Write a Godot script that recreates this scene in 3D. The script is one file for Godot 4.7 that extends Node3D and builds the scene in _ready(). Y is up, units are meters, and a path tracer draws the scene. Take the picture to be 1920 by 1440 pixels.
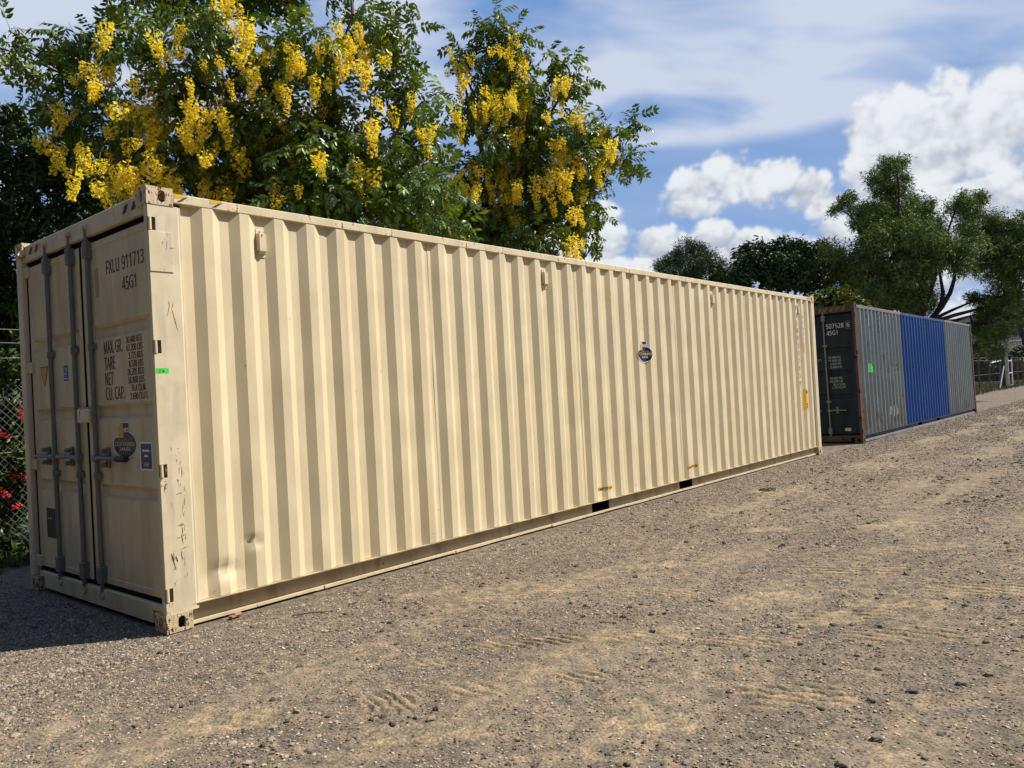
extends Node3D
# A cream shipping container and a grey-blue one on a gravel yard, golden shower trees behind them.

const CAM := Vector3(-2.3208, 1.4338, 4.9838)
const SUN_DIR := Vector3(0.495, 0.766, 0.410)
const PITCH := 0.279
const R0 := 0.2755
const LEN := 12.192
const WID := 2.438
const HGT := 2.896

var rng := RandomNumberGenerator.new()
var names := {}
var MT := {}
var n_big := FastNoiseLite.new()
var n_mid := FastNoiseLite.new()
var n_fine := FastNoiseLite.new()
var n_warp := FastNoiseLite.new()
var n_sky := FastNoiseLite.new()
var n_sky2 := FastNoiseLite.new()
var sky_blobs := []

# ---------------------------------------------------------------- mesh builder
class MB:
	var v := PackedVector3Array()
	var n := PackedVector3Array()
	var uv := PackedVector2Array()
	var idx := PackedInt32Array()
	func vert(p: Vector3, nn: Vector3, u := Vector2.ZERO) -> int:
		v.append(p); n.append(nn); uv.append(u)
		return v.size() - 1
	func q(a: Vector3, b: Vector3, c: Vector3, d: Vector3) -> void:   # counter-clockwise seen from outside
		var nn := (b - a).cross(c - a)
		if nn.length() < 1e-12: nn = (c - a).cross(d - a)
		nn = nn.normalized()
		var i := v.size()
		vert(a, nn, Vector2(0, 1)); vert(b, nn, Vector2(1, 1)); vert(c, nn, Vector2(1, 0)); vert(d, nn, Vector2(0, 0))
		idx.append_array(PackedInt32Array([i, i + 2, i + 1, i, i + 3, i + 2]))
	func t(a: Vector3, b: Vector3, c: Vector3) -> void:
		var nn := (b - a).cross(c - a).normalized()
		var i := v.size()
		vert(a, nn); vert(b, nn); vert(c, nn)
		idx.append_array(PackedInt32Array([i, i + 2, i + 1]))
	func obox(x: Transform3D, s: Vector3, ch := 0.0) -> void:          # box centred on x, with its edges chamfered
		var h := s * 0.5
		if ch <= 0.0:
			for a in 3:
				for sg in [-1.0, 1.0]:
					var e := Vector3.ZERO; e[a] = sg * h[a]
					var f := Vector3.ZERO; f[(a + 1) % 3] = h[(a + 1) % 3]
					var g := Vector3.ZERO; g[(a + 2) % 3] = h[(a + 2) % 3] * sg
					q(x * (e - f - g), x * (e + f - g), x * (e + f + g), x * (e - f + g))
			return
		ch = minf(ch, minf(h.x, minf(h.y, h.z)) * 0.9)
		var k := h - Vector3.ONE * ch
		for a in 3:
			var b := (a + 1) % 3
			var c := (a + 2) % 3
			for sg in [-1.0, 1.0]:
				var e := Vector3.ZERO; e[a] = sg * h[a]
				var f := Vector3.ZERO; f[b] = k[b]
				var g := Vector3.ZERO; g[c] = k[c] * sg
				q(x * (e - f - g), x * (e + f - g), x * (e + f + g), x * (e - f + g))
				for sh in [-1.0, 1.0]:                                  # the edge between +-a and +-b, running along c
					var p0 := Vector3.ZERO; p0[a] = sg * h[a]; p0[b] = sh * k[b]
					var p1 := Vector3.ZERO; p1[a] = sg * k[a]; p1[b] = sh * h[b]
					var l := Vector3.ZERO; l[c] = k[c] * sg * sh
					q(x * (p0 - l), x * (p1 - l), x * (p1 + l), x * (p0 + l))
		for sx in [-1.0, 1.0]:
			for sy in [-1.0, 1.0]:
				for sz in [-1.0, 1.0]:
					var pa := x * Vector3(sx * h.x, sy * k.y, sz * k.z)
					var pb := x * Vector3(sx * k.x, sy * h.y, sz * k.z)
					var pc := x * Vector3(sx * k.x, sy * k.y, sz * h.z)
					if sx * sy * sz > 0: t(pa, pb, pc)
					else: t(pa, pc, pb)
	func box(lo: Vector3, hi: Vector3, ch := 0.0) -> void:
		var a := Vector3(minf(lo.x, hi.x), minf(lo.y, hi.y), minf(lo.z, hi.z))
		var b := Vector3(maxf(lo.x, hi.x), maxf(lo.y, hi.y), maxf(lo.z, hi.z))
		obox(Transform3D(Basis(), (a + b) * 0.5), b - a, ch)
	func tube(path: PackedVector3Array, radii: Array, sides := 8, caps := true) -> void:
		var side := Vector3.ZERO
		var start := v.size()
		var m := path.size()
		for i in m:
			var d := (path[mini(i + 1, m - 1)] - path[maxi(i - 1, 0)]).normalized()
			if side == Vector3.ZERO: side = d.cross(Vector3(0.3, 0.2, 0.93)).normalized() if absf(d.z) < 0.9 else d.cross(Vector3.UP).normalized()
			side = (side - d * side.dot(d)).normalized()
			var up := d.cross(side)
			var r: float = radii[mini(i, radii.size() - 1)]
			for k in sides:
				var an := TAU * k / sides
				var nn := side * cos(an) + up * sin(an)
				vert(path[i] + nn * r, nn, Vector2(float(k) / sides, i))
		for i in m - 1:
			for k in sides:
				var a := start + i * sides + k
				var b := start + i * sides + (k + 1) % sides
				idx.append_array(PackedInt32Array([a, a + sides, b, b, a + sides, b + sides]))
		if caps:
			for e in [0, m - 1]:
				var nn := (path[0] - path[1]).normalized() if e == 0 else (path[m - 1] - path[m - 2]).normalized()
				var c := vert(path[e], nn)
				var ring := []
				for k in sides: ring.append(vert(v[start + e * sides + k], nn))
				for k in sides:
					if e == 0: idx.append_array(PackedInt32Array([c, ring[k], ring[(k + 1) % sides]]))
					else: idx.append_array(PackedInt32Array([c, ring[(k + 1) % sides], ring[k]]))
	func grid(rows: Array, flip := false) -> void:                     # rows of points, shaded smooth
		var w: int = rows[0].size()
		var hh := rows.size()
		var s := v.size()
		for j in hh:
			for i in w:
				var dx: Vector3 = rows[j][mini(i + 1, w - 1)] - rows[j][maxi(i - 1, 0)]
				var dy: Vector3 = rows[mini(j + 1, hh - 1)][i] - rows[maxi(j - 1, 0)][i]
				var nn := dx.cross(dy).normalized()
				vert(rows[j][i], -nn if flip else nn, Vector2(float(i) / maxi(w - 1, 1), 1.0 - float(j) / maxi(hh - 1, 1)))
		for j in hh - 1:
			for i in w - 1:
				var a := s + j * w + i
				if flip: idx.append_array(PackedInt32Array([a, a + 1, a + w + 1, a, a + w + 1, a + w]))
				else: idx.append_array(PackedInt32Array([a, a + w + 1, a + 1, a, a + w, a + w + 1]))
	func warp(f: Callable) -> void:
		for i in v.size(): v[i] = f.call(v[i])
	func done() -> ArrayMesh:
		var arr := []
		arr.resize(Mesh.ARRAY_MAX)
		arr[Mesh.ARRAY_VERTEX] = v; arr[Mesh.ARRAY_NORMAL] = n; arr[Mesh.ARRAY_TEX_UV] = uv; arr[Mesh.ARRAY_INDEX] = idx
		var m := ArrayMesh.new()
		m.add_surface_from_arrays(Mesh.PRIMITIVE_TRIANGLES, arr)
		return m

# ---------------------------------------------------------------- naming
func numbered(called: String) -> String:
	var k: int = names.get(called, 0)
	names[called] = k + 1
	return called if k == 0 else "%s_%03d" % [called, k]

func tag(o: Node, label: String, category: String, group := "") -> void:
	o.set_meta("label", label); o.set_meta("category", category)
	if group: o.set_meta("group", group)

func thing(called: String, label: String, category: String, at := Vector3.ZERO, group := "") -> Node3D:
	var o := Node3D.new()
	o.name = numbered(called)
	add_child(o, true)
	o.position = at
	tag(o, label, category, group)
	return o

func mesh_part(called: String, m: Mesh, mat: Material, parent: Node) -> MeshInstance3D:
	var o := MeshInstance3D.new()
	if parent == self: o.name = numbered(called)
	else:
		var per: Dictionary = parent.get_meta("_used") if parent.has_meta("_used") else {}
		var k: int = per.get(called, 0)
		per[called] = k + 1
		parent.set_meta("_used", per)
		o.name = called if k == 0 else "%s_%03d" % [called, k]
	o.mesh = m
	o.material_override = mat
	o.cast_shadow = GeometryInstance3D.SHADOW_CASTING_SETTING_ON
	parent.add_child(o, true)
	return o

func part(called: String, mb: MB, mat: Material, parent: Node) -> MeshInstance3D:
	return mesh_part(called, mb.done(), mat, parent)

func structure(o: Node) -> Node:
	o.set_meta("kind", "structure")
	return o

func bx(lo: Vector3, hi: Vector3, ch := 0.003) -> MB:
	var m := MB.new()
	m.box(lo, hi, ch)
	return m

# ---------------------------------------------------------------- materials
func lin(r: float, g: float, b: float) -> Color:
	return Color(r, g, b).linear_to_srgb()

func mat(c: Color, rough := 0.6, metal := 0.0) -> StandardMaterial3D:
	var m := StandardMaterial3D.new()
	m.albedo_color = c
	m.roughness = rough
	m.metallic = metal
	return m

func seamless(sd: int, freq: float, w: int, h: int, cell := false, oct := 4) -> PackedByteArray:
	var f := FastNoiseLite.new()
	f.seed = sd
	f.frequency = freq
	f.fractal_octaves = oct
	if cell:
		f.noise_type = FastNoiseLite.TYPE_CELLULAR
		f.fractal_type = FastNoiseLite.FRACTAL_NONE
	else:
		f.noise_type = FastNoiseLite.TYPE_SIMPLEX_SMOOTH
	var im := f.get_seamless_image(w, h)
	im.convert(Image.FORMAT_L8)
	return im.get_data()

func stretched(sd: int, freq: float, size: int, squash: int) -> PackedByteArray:   # vertical streaks
	var f := FastNoiseLite.new()
	f.seed = sd
	f.frequency = freq
	f.fractal_octaves = 4
	var im := f.get_seamless_image(size, size / squash)
	im.convert(Image.FORMAT_L8)
	im.resize(size, size, Image.INTERPOLATE_CUBIC)
	return im.get_data()

# worn paint: base colour, grime streaks, fading, rust blooms where two noises meet
func paint(sd: int, base: Color, grime: Color, g_amt: float, rust_at: float, scale: float, rough := 0.5, rust := Color(0.36, 0.19, 0.10), chip_at := 2.0, chip := Color(0.3, 0.25, 0.2)) -> StandardMaterial3D:
	var S := 512
	var a := stretched(sd, 0.02, S, 8)
	var b := seamless(sd + 1, 0.008, S, S)
	var c := seamless(sd + 2, 0.05, S, S)
	var d := stretched(sd + 3, 0.05, S, 4)
	var out := PackedByteArray(); out.resize(S * S * 3)
	var ro := PackedByteArray(); ro.resize(S * S)
	for i in S * S:
		var va := a[i] / 255.0
		var vb := b[i] / 255.0
		var vc := c[i] / 255.0
		var vd := d[i] / 255.0
		var g := clampf((va - 0.45) * 2.2, 0, 1) * g_amt * (0.4 + 0.9 * vb) + (vc - 0.5) * 0.10 * g_amt
		var col := base.lerp(grime, clampf(g, 0, 1))
		var fade := 1.0 + (vb - 0.5) * 0.10
		col = Color(col.r * fade, col.g * fade, col.b * fade)
		var r := vb * 0.45 + vd * 0.35 + vc * 0.35
		var k := smoothstep(rust_at, rust_at + 0.07, r)
		col = col.lerp(rust.lerp(Color(rust.r * 0.5, rust.g * 0.45, rust.b * 0.5), vc), k)
		var kc := smoothstep(chip_at, chip_at + 0.03, vd * 0.6 + vc * 0.55)
		col = col.lerp(chip, kc)
		out[i * 3] = int(clampf(col.r, 0, 1) * 255)
		out[i * 3 + 1] = int(clampf(col.g, 0, 1) * 255)
		out[i * 3 + 2] = int(clampf(col.b, 0, 1) * 255)
		ro[i] = int(clampf(rough + 0.25 * maxf(k, kc) + (va - 0.5) * 0.2, 0.05, 1) * 255)
	var m := StandardMaterial3D.new()
	m.albedo_texture = ImageTexture.create_from_image(Image.create_from_data(S, S, false, Image.FORMAT_RGB8, out))
	m.roughness_texture = ImageTexture.create_from_image(Image.create_from_data(S, S, false, Image.FORMAT_L8, ro))
	m.roughness_texture_channel = BaseMaterial3D.TEXTURE_CHANNEL_RED
	m.roughness = 1.0
	m.uv1_triplanar = true
	m.uv1_scale = Vector3.ONE * scale
	return m

func make_materials() -> void:
	var cream := lin(0.69, 0.588, 0.385)
	var creamg := lin(0.50, 0.39, 0.22)
	MT.cream = paint(11, cream, creamg, 0.42, 1.2, 0.4, 0.42)
	MT.cream_b = paint(16, lin(0.68, 0.578, 0.378), creamg, 0.45, 1.2, 0.43, 0.42)
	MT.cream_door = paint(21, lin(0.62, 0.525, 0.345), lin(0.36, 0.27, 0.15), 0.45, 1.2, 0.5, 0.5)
	MT.cream_post = paint(31, lin(0.66, 0.57, 0.39), lin(0.46, 0.39, 0.29), 0.75, 1.2, 0.9, 0.5)
	MT.cream_cast = paint(41, lin(0.62, 0.50, 0.32), lin(0.42, 0.30, 0.17), 0.8, 0.65, 2.6, 0.6, Color(0.40, 0.22, 0.15))
	MT.cream_rail = paint(46, lin(0.67, 0.565, 0.37), lin(0.45, 0.35, 0.22), 0.45, 0.80, 0.7, 0.5, Color(0.55, 0.40, 0.28))
	MT.cream_sill = paint(48, lin(0.46, 0.375, 0.235), lin(0.26, 0.2, 0.12), 0.7, 0.82, 0.6, 0.7, Color(0.45, 0.32, 0.22))  # bottom rails: dustier cream, also darkened to deepen the shade on the web
	MT.steel = paint(51, lin(0.165, 0.165, 0.155), lin(0.10, 0.098, 0.09), 0.6, 0.85, 1.5, 0.5)
	MT.rubber = mat(lin(0.010, 0.010, 0.011), 0.85)
	MT.rubber.metallic_specular = 0.15
	MT.dark = mat(lin(0.02, 0.02, 0.02), 0.9)
	MT.black = mat(lin(0.018, 0.018, 0.02), 0.6)
	MT.text = mat(lin(0.022, 0.022, 0.026), 0.6)
	MT.white = mat(lin(0.78, 0.78, 0.76), 0.45)
	MT.navy = mat(lin(0.012, 0.016, 0.045), 0.35)
	MT.blue_st = mat(lin(0.02, 0.035, 0.16), 0.35)
	MT.blue2 = mat(lin(0.02, 0.10, 0.33), 0.35)
	MT.gold = mat(lin(0.62, 0.33, 0.05), 0.4)
	MT.gold_text = mat(lin(0.68, 0.52, 0.24), 0.45)
	MT.yellow = mat(lin(0.72, 0.40, 0.02), 0.5)
	MT.faded = mat(lin(0.36, 0.31, 0.23), 0.6)
	MT.green = mat(lin(0.05, 0.62, 0.06), 0.6)
	MT.rust = mat(lin(0.13, 0.05, 0.025), 0.9)
	MT.scuff = mat(lin(0.27, 0.165, 0.095), 0.8)
	MT.rust_pale = paint(56, lin(0.34, 0.17, 0.08), lin(0.2, 0.08, 0.04), 0.6, 0.7, 3.0, 0.8)
	# second container
	MT.teal_grey = paint(61, lin(0.105, 0.130, 0.140), lin(0.05, 0.06, 0.065), 0.75, 0.79, 0.35, 0.24, Color(0.30, 0.22, 0.17), 0.79, Color(0.25, 0.2, 0.18))
	MT.teal_grey_b = paint(64, lin(0.105, 0.126, 0.130), lin(0.055, 0.062, 0.062), 0.7, 0.85, 0.33, 0.26, Color(0.30, 0.22, 0.17))
	MT.blue = paint(67, lin(0.002, 0.042, 0.190), lin(0.002, 0.024, 0.11), 0.8, 1.2, 0.4, 0.3)
	MT.blue.metallic_specular = 0.28
	MT.door_dark = paint(71, lin(0.017, 0.027, 0.032), lin(0.010, 0.013, 0.015), 0.7, 0.88, 0.5, 0.6, Color(0.12, 0.09, 0.08))
	MT.brown = paint(74, lin(0.10, 0.062, 0.046), lin(0.05, 0.033, 0.025), 0.8, 0.75, 0.8, 0.7, Color(0.20, 0.10, 0.06))
	MT.door_dark.metallic_specular = 0.25
	MT.brown.metallic_specular = 0.25
	MT.grey_rail = paint(77, lin(0.19, 0.165, 0.15), lin(0.1, 0.085, 0.08), 0.7, 0.78, 0.7, 0.6)
	MT.dark_rail = paint(78, lin(0.06, 0.065, 0.075), lin(0.03, 0.03, 0.035), 0.7, 0.85, 0.7, 0.6)
	MT.lip = paint(79, lin(0.22, 0.235, 0.26), lin(0.12, 0.12, 0.13), 0.6, 0.85, 0.7, 0.6)
	MT.rod_grey = mat(lin(0.16, 0.16, 0.155), 0.5)
	# plants and the rest
	MT.bark = paint(81, lin(0.085, 0.065, 0.045), lin(0.03, 0.024, 0.018), 0.9, 1.2, 2.0, 0.9)
	MT.bark_dark = mat(lin(0.028, 0.022, 0.017), 0.9)
	MT.wire = mat(lin(0.36, 0.37, 0.37), 0.45, 0.3)
	MT.post_dark = paint(86, lin(0.045, 0.043, 0.04), lin(0.02, 0.02, 0.02), 0.8, 1.2, 2.0, 0.9)
	MT.pipe_white = mat(lin(0.62, 0.62, 0.60), 0.5)
	MT.rust_post = mat(lin(0.06, 0.045, 0.035), 0.8)
	MT.roof_sheet = paint(88, lin(0.045, 0.055, 0.072), lin(0.03, 0.035, 0.045), 0.6, 1.2, 0.2, 0.85)
	MT.roof_sheet.metallic_specular = 0.2
	MT.wall_white = mat(lin(0.72, 0.72, 0.70), 0.7)
	MT.rock = paint(91, lin(0.19, 0.155, 0.12), lin(0.09, 0.075, 0.06), 0.8, 1.2, 5.0, 0.9)

func leaf_mat(rough: float, back: Color) -> StandardMaterial3D:
	var m := StandardMaterial3D.new()
	m.vertex_color_use_as_albedo = true
	m.roughness = rough
	m.metallic_specular = 0.35
	m.backlight_enabled = true
	m.backlight = back
	return m

# ---------------------------------------------------------------- sky
func dir_of(az: float, el: float) -> Vector3:
	return Vector3(sin(az) * cos(el), sin(el), -cos(az) * cos(el))

func setup_sky_blobs() -> void:
	# cumulus heaps: azimuth, elevation, half width, half height in degrees; those before the camera, then others of the same make all round
	var list := [[79.8, 13.8, 5.4, 4.6], [77.2, 15.6, 3.4, 2.8], [83.5, 14.6, 4.2, 3.6], [76.2, 12.6, 2.7, 3.4], [80.5, 10.0, 7.0, 5.0], [77.5, 9.0, 5.0, 3.6], [87.0, 11.5, 6.0, 5.0], [90.5, 15.0, 4.0, 3.0], [73.6, 10.0, 2.4, 1.6],
		[63.4, 13.3, 2.5, 2.0], [65.4, 13.9, 2.6, 2.3], [67.6, 13.6, 2.6, 2.0], [69.3, 13.8, 2.2, 1.9], [71.0, 12.8, 1.9, 1.8], [63.2, 12.3, 2.3, 1.2], [72.4, 11.6, 1.8, 1.4], [78.0, 8.0, 8.0, 3.0],
		[57.2, 10.2, 2.4, 2.0], [56.4, 12.4, 1.7, 1.4], [60.6, 9.6, 2.4, 1.7], [64.4, 10.1, 1.8, 1.3], [67.2, 9.2, 2.6, 1.6], [62.5, 7.5, 6.0, 2.6], [70.5, 8.0, 4.0, 2.2], [53.5, 10.6, 2.4, 2.4], [50.0, 8.0, 4.0, 3.4], [44.0, 7.0, 4.0, 3.4], [56.0, 7.0, 6.0, 3.0], [34.0, 8.0, 5.0, 4.0], [25.0, 7.0, 5.0, 5.0]]
	rng.seed = 77
	for k in 34:
		var az := 96.0 + rng.randf() * 282.0
		var el := 4.0 + 12.0 * rng.randf()
		list.append([az, el, rng.randf_range(2.5, 6.5), rng.randf_range(1.6, 4.2)])
	for l in list:
		sky_blobs.append(l)

func sky_color(az: float, el: float) -> Color:   # radians in, sRGB out
	var d := dir_of(az, el)
	var e := maxf(d.y, 0.0)
	var blue := Color(0.42, 0.57, 0.80).lerp(Color(0.195, 0.345, 0.655), pow(minf(e / 0.30, 1.0), 0.6))
	blue = blue.lerp(Color(0.075, 0.17, 0.42), smoothstep(0.35, 0.85, e))
	# high thin cloud, in sheets that thin out towards the horizon as they lie on a plane
	var px := d.x / (e + 0.12)
	var pz := d.z / (e + 0.12)
	var w1 := n_sky2.get_noise_2d(px * 30.0, pz * 30.0)
	var w2 := n_sky2.get_noise_2d(px * 30.0 + 900.0, pz * 30.0)
	var veil := n_sky.get_noise_2d(px * 22.0 + pz * 10.0 + w1 * 5.0, pz * 44.0 - px * 26.0 + w2 * 5.0 + 300.0)
	var sheet := n_sky2.get_noise_2d(px * 13.0 + 40.0, pz * 17.0 - 70.0)
	var band := smoothstep(0.285, 0.305, e + 0.012 * w1 + 0.012 * w2)
	var thin := clampf(0.60 + 1.25 * veil + 0.5 * sheet, 0.0, 1.0) * (0.14 + 0.86 * band)
	thin *= 1.0 - 0.75 * smoothstep(0.45, 0.8, e)
	var col := blue.lerp(Color(0.63, 0.69, 0.82), clampf(thin * 0.95, 0.0, 0.92))
	# cumulus
	var dens := -1.0
	var hgt := 0.0
	var azd := rad_to_deg(az)
	var eld := rad_to_deg(el)
	var wa := n_sky.get_noise_3d(d.x * 22.0, d.y * 26.0 + 40.0, d.z * 22.0)
	var wb := n_sky.get_noise_3d(d.x * 22.0 + 80.0, d.y * 26.0, d.z * 22.0)
	azd += 2.2 * wa
	eld += 1.6 * wb
	for l in sky_blobs:
		var da: float = azd - l[0]
		if da > 180.0: da -= 360.0
		if da < -180.0: da += 360.0
		da /= l[2]
		if absf(da) > 1.9: continue
		var de: float = (eld - l[1]) / l[3]
		if de < 0.0: de *= 1.25
		if absf(de) > 1.9: continue
		var f := 1.0 - (da * da + de * de)
		if f > dens:
			hgt = lerpf(hgt, de, 1.0 if dens < -0.9 else 0.7)
			dens = f
	var low := 0.75 - absf(eld - 2.0) / 4.5
	if low > dens:
		hgt = 0.1
		dens = low
	if dens > -0.99:
		var s := d * 60.0
		var n1 := n_sky.get_noise_3d(s.x * 1.6, s.y * 1.9, s.z * 1.6)
		var n2 := n_sky.get_noise_3d(s.x * 6.0 + 50.0, s.y * 6.0, s.z * 6.0)
		var n3 := n_sky.get_noise_3d(s.x * 16.0, s.y * 16.0 + 30.0, s.z * 16.0)
		var b2 := absf(n2) * 2.6 - 0.45
		var b3 := absf(n3) * 2.6 - 0.45
		var x := dens + 0.85 * n1 + 0.44 * b2 + 0.17 * b3
		var a := smoothstep(-0.12, lerpf(0.72, 0.38, smoothstep(-0.4, 0.4, hgt)), x)
		if a > 0.0:
			# light from the sun's side and above: thickness a little way towards it
			var t := d * 60.0 + Vector3(0.32, 0.62, 0.26) * 1.3
			var m1 := n_sky.get_noise_3d(t.x * 1.6, t.y * 1.9, t.z * 1.6)
			var lit := clampf(0.57 + 1.2 * (n1 - m1) + 0.36 * clampf(hgt, -1.0, 1.0) + 0.28 * b2 + 0.13 * b3 - 0.14 * clampf(x - 0.7, 0.0, 1.2), 0.0, 1.0)
			var cc := Color(0.46, 0.50, 0.58).lerp(Color(0.83, 0.855, 0.89), smoothstep(0.12, 0.85, lit))
			col = col.lerp(cc, a * 0.97)
	# paler towards the horizon
	col = col.lerp(Color(0.64, 0.69, 0.76), 0.5 * (1.0 - smoothstep(0.0, 0.10, e)))
	return col.linear_to_srgb()

func make_sky() -> Image:
	var W := 3072
	var H := 1536
	n_sky.seed = 5; n_sky.frequency = 0.05; n_sky.fractal_octaves = 5
	n_sky2.seed = 9; n_sky2.frequency = 0.03; n_sky2.fractal_octaves = 3
	setup_sky_blobs()
	var cw := W / 4
	var ch := H / 4
	var im := Image.create(cw, ch, false, Image.FORMAT_RGB8)
	var below := Color(0.20, 0.18, 0.15).linear_to_srgb()
	for y in ch:
		var el := (0.5 - (y + 0.5) / ch) * PI
		if el < -0.02:
			im.fill_rect(Rect2i(0, y, cw, ch - y), below)
			break
		for x in cw:
			im.set_pixel(x, y, sky_color((x + 0.5) / cw * TAU, el))
	im.resize(W, H, Image.INTERPOLATE_CUBIC)
	var x0 := int(W * 12.0 / 360.0)
	var x1 := int(W * 92.0 / 360.0)
	for y in range(int(H * (90.0 - 31.0) / 180.0), H / 2 + 4):
		var el := (0.5 - (y + 0.5) / H) * PI
		for x in range(x0, x1):
			im.set_pixel(x, y, sky_color((x + 0.5) / W * TAU, el))
	return im

# ---------------------------------------------------------------- ground
var marks := []

func ss(a: float, b: float, x: float) -> float:
	var t := clampf((x - a) / (b - a), 0.0, 1.0)
	return t * t * (3.0 - 2.0 * t)

# height and tan-dust share at a point of the yard
func ground_at(x: float, z: float) -> Vector3:
	var near := absf(x) < 60.0
	var b := n_big.get_noise_2d(x, z)
	var m := n_mid.get_noise_2d(x, z)
	var f := n_fine.get_noise_2d(x, z)
	var s := n_warp.get_noise_2d(x * 0.35, z * 1.6)                      # drawn out along the way vehicles go
	var free := ss(0.1, 0.9, z) + ss(0.2, 1.2, -x) * ss(-4.0, 0.0, z) * 0.3 + ss(26.9, 28.0, x)
	free = minf(free, 1.0)
	var zz := z + 0.25 * b
	var track := exp(-pow((zz - 1.25) / 0.28, 2.0)) + 0.8 * exp(-pow((zz - 2.75) / 0.42, 2.0)) + 0.6 * exp(-pow((zz - 4.1) / 0.35, 2.0))
	var dust := clampf(0.20 + 0.14 * ss(0.6, 1.6, z) + 0.60 * track * (0.5 + 0.9 * s + 0.3 * b) + 0.42 * s + 0.35 * b + 0.18 * m, 0.0, 1.0)
	dust *= 0.35 + 0.65 * ss(0.35, 1.1, z) + 0.2 * ss(0.3, 1.5, -x)
	var h := -0.007 + free * (0.022 * b + 0.012 * m + 0.0055 * f - 0.012 * track)
	var mark := 0.0
	if z > 0.2 and x < 12.0 and x > -3.0:
		for k in marks:
			var dx: float = x - k[0]
			var dz: float = z - k[1]
			if dx * dx + dz * dz > k[8]: continue
			var u: float = dx * k[4] + dz * k[5]
			var v: float = -dx * k[5] + dz * k[4]
			u += 0.04 * m
			v += 0.03 * b + 0.02 * f
			var mk := (1.0 - ss(0.35, 1.0, absf(u) / k[2])) * (1.0 - ss(0.5, 1.0, absf(v) / k[3]))
			if mk <= 0.0: continue
			var p: float = v * k[7] - u * k[6]
			var st := pow(maxf(0.0, sin(p * k[9] + 0.8 * m + 0.25 * f)), 1.3)
			var on := ss(-0.35, 0.15, m * 0.6 + b * 0.5 + 0.22) * minf(1.0, k[10])
			var sh := minf(1.0, mk * 1.6)
			h += sh * (0.006 - on * 0.019 * st) - sh * free * (0.0045 * f + 0.006 * m)
			mark = maxf(mark, sh * (1.0 - 0.9 * st * on) * (0.85 + 0.25 * f))
	return Vector3(h, ss(0.02, 1.0, dust), clampf(mark, 0.0, 1.0))

func setup_ground() -> void:
	n_big.seed = 3; n_big.frequency = 0.45; n_big.fractal_octaves = 3
	n_mid.seed = 4; n_mid.frequency = 2.6; n_mid.fractal_octaves = 3
	n_fine.seed = 6; n_fine.frequency = 12.0; n_fine.fractal_octaves = 2
	n_warp.seed = 8; n_warp.frequency = 0.9; n_warp.fractal_octaves = 4
	# tyre prints in the dust: x, z, half length, half width, turn, turn of the bars, spacing of the bars, depth
	for a in [[1.05, 2.02, 0.30, 0.10, 52, 38, 0.045, 0.9], [1.22, 2.2, 0.24, 0.11, 44, 46, 0.05, 1.0], [0.07, 2.08, 0.17, 0.12, 56, 50, 0.038, 1.3], [0.56, 1.83, 0.13, 0.09, 50, 50, 0.05, 0.6], [0.85, 2.66, 0.16, 0.10, 50, 35, 0.045, 1.0], [0.42, 2.31, 0.17, 0.11, 50, 40, 0.06, 0.7],
			[2.09, 1.55, 0.22, 0.12, 50, 30, 0.05, 0.4], [2.4, 2.21, 0.34, 0.12, 48, 28, 0.05, 0.8], [-0.12, 2.37, 0.22, 0.12, 40, -32, 0.04, 0.7], [0.06, 2.58, 0.2, 0.11, 42, -30, 0.04, 0.7], [3.68, 3.14, 0.45, 0.15, 52, 24, 0.06, 0.9], [2.68, 2.86, 0.36, 0.13, 46, -34, 0.055, 0.9],
			[2.49, 3.39, 0.42, 0.16, 50, 22, 0.055, 1.0], [2.31, 3.79, 0.4, 0.14, 54, 32, 0.06, 1.0], [3.52, 3.98, 0.5, 0.17, 52, 26, 0.06, 1.0], [1.17, 3.6, 0.34, 0.15, 50, 22, 0.055, 0.9], [7.3, 0.9, 0.25, 0.12, 40, 40, 0.06, 0.4], [4.9, 1.9, 0.3, 0.13, 46, 30, 0.06, 0.6], [1.75, 1.25, 0.3, 0.12, 40, 30, 0.05, 0.5],
			[3.1, 1.75, 0.3, 0.12, 48, -30, 0.05, 0.7], [1.75, 3.1, 0.35, 0.13, 52, 26, 0.05, 0.9], [4.6, 3.3, 0.5, 0.16, 50, 28, 0.06, 0.9], [0.55, 3.2, 0.3, 0.13, 48, -28, 0.05, 0.6], [5.6, 2.8, 0.45, 0.15, 30, 30, 0.06, 0.8], [1.6, 0.75, 0.3, 0.1, 20, 35, 0.05, 0.4], [-0.5, 1.6, 0.3, 0.12, 44, 30, 0.05, 0.4], [2.9, 3.6, 0.4, 0.14, 56, -26, 0.06, 0.9], [1.5, 2.6, 0.3, 0.12, 46, 34, 0.05, 0.6]]:
		var an := deg_to_rad(a[4])
		var bn := deg_to_rad(a[5])
		marks.append([a[0], a[1], a[2], a[3], cos(an), sin(an), sin(bn), cos(bn), pow(a[2] + 0.15, 2.0), TAU / (a[6] * 1.25), a[7]])

func steps(lo: float, hi: float, first: float, grow: float) -> Array:
	var out := [lo]
	var s := first
	while out[-1] + s < hi:
		out.append(out[-1] + s)
		s *= grow
	out.append(hi)
	return out

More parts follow.
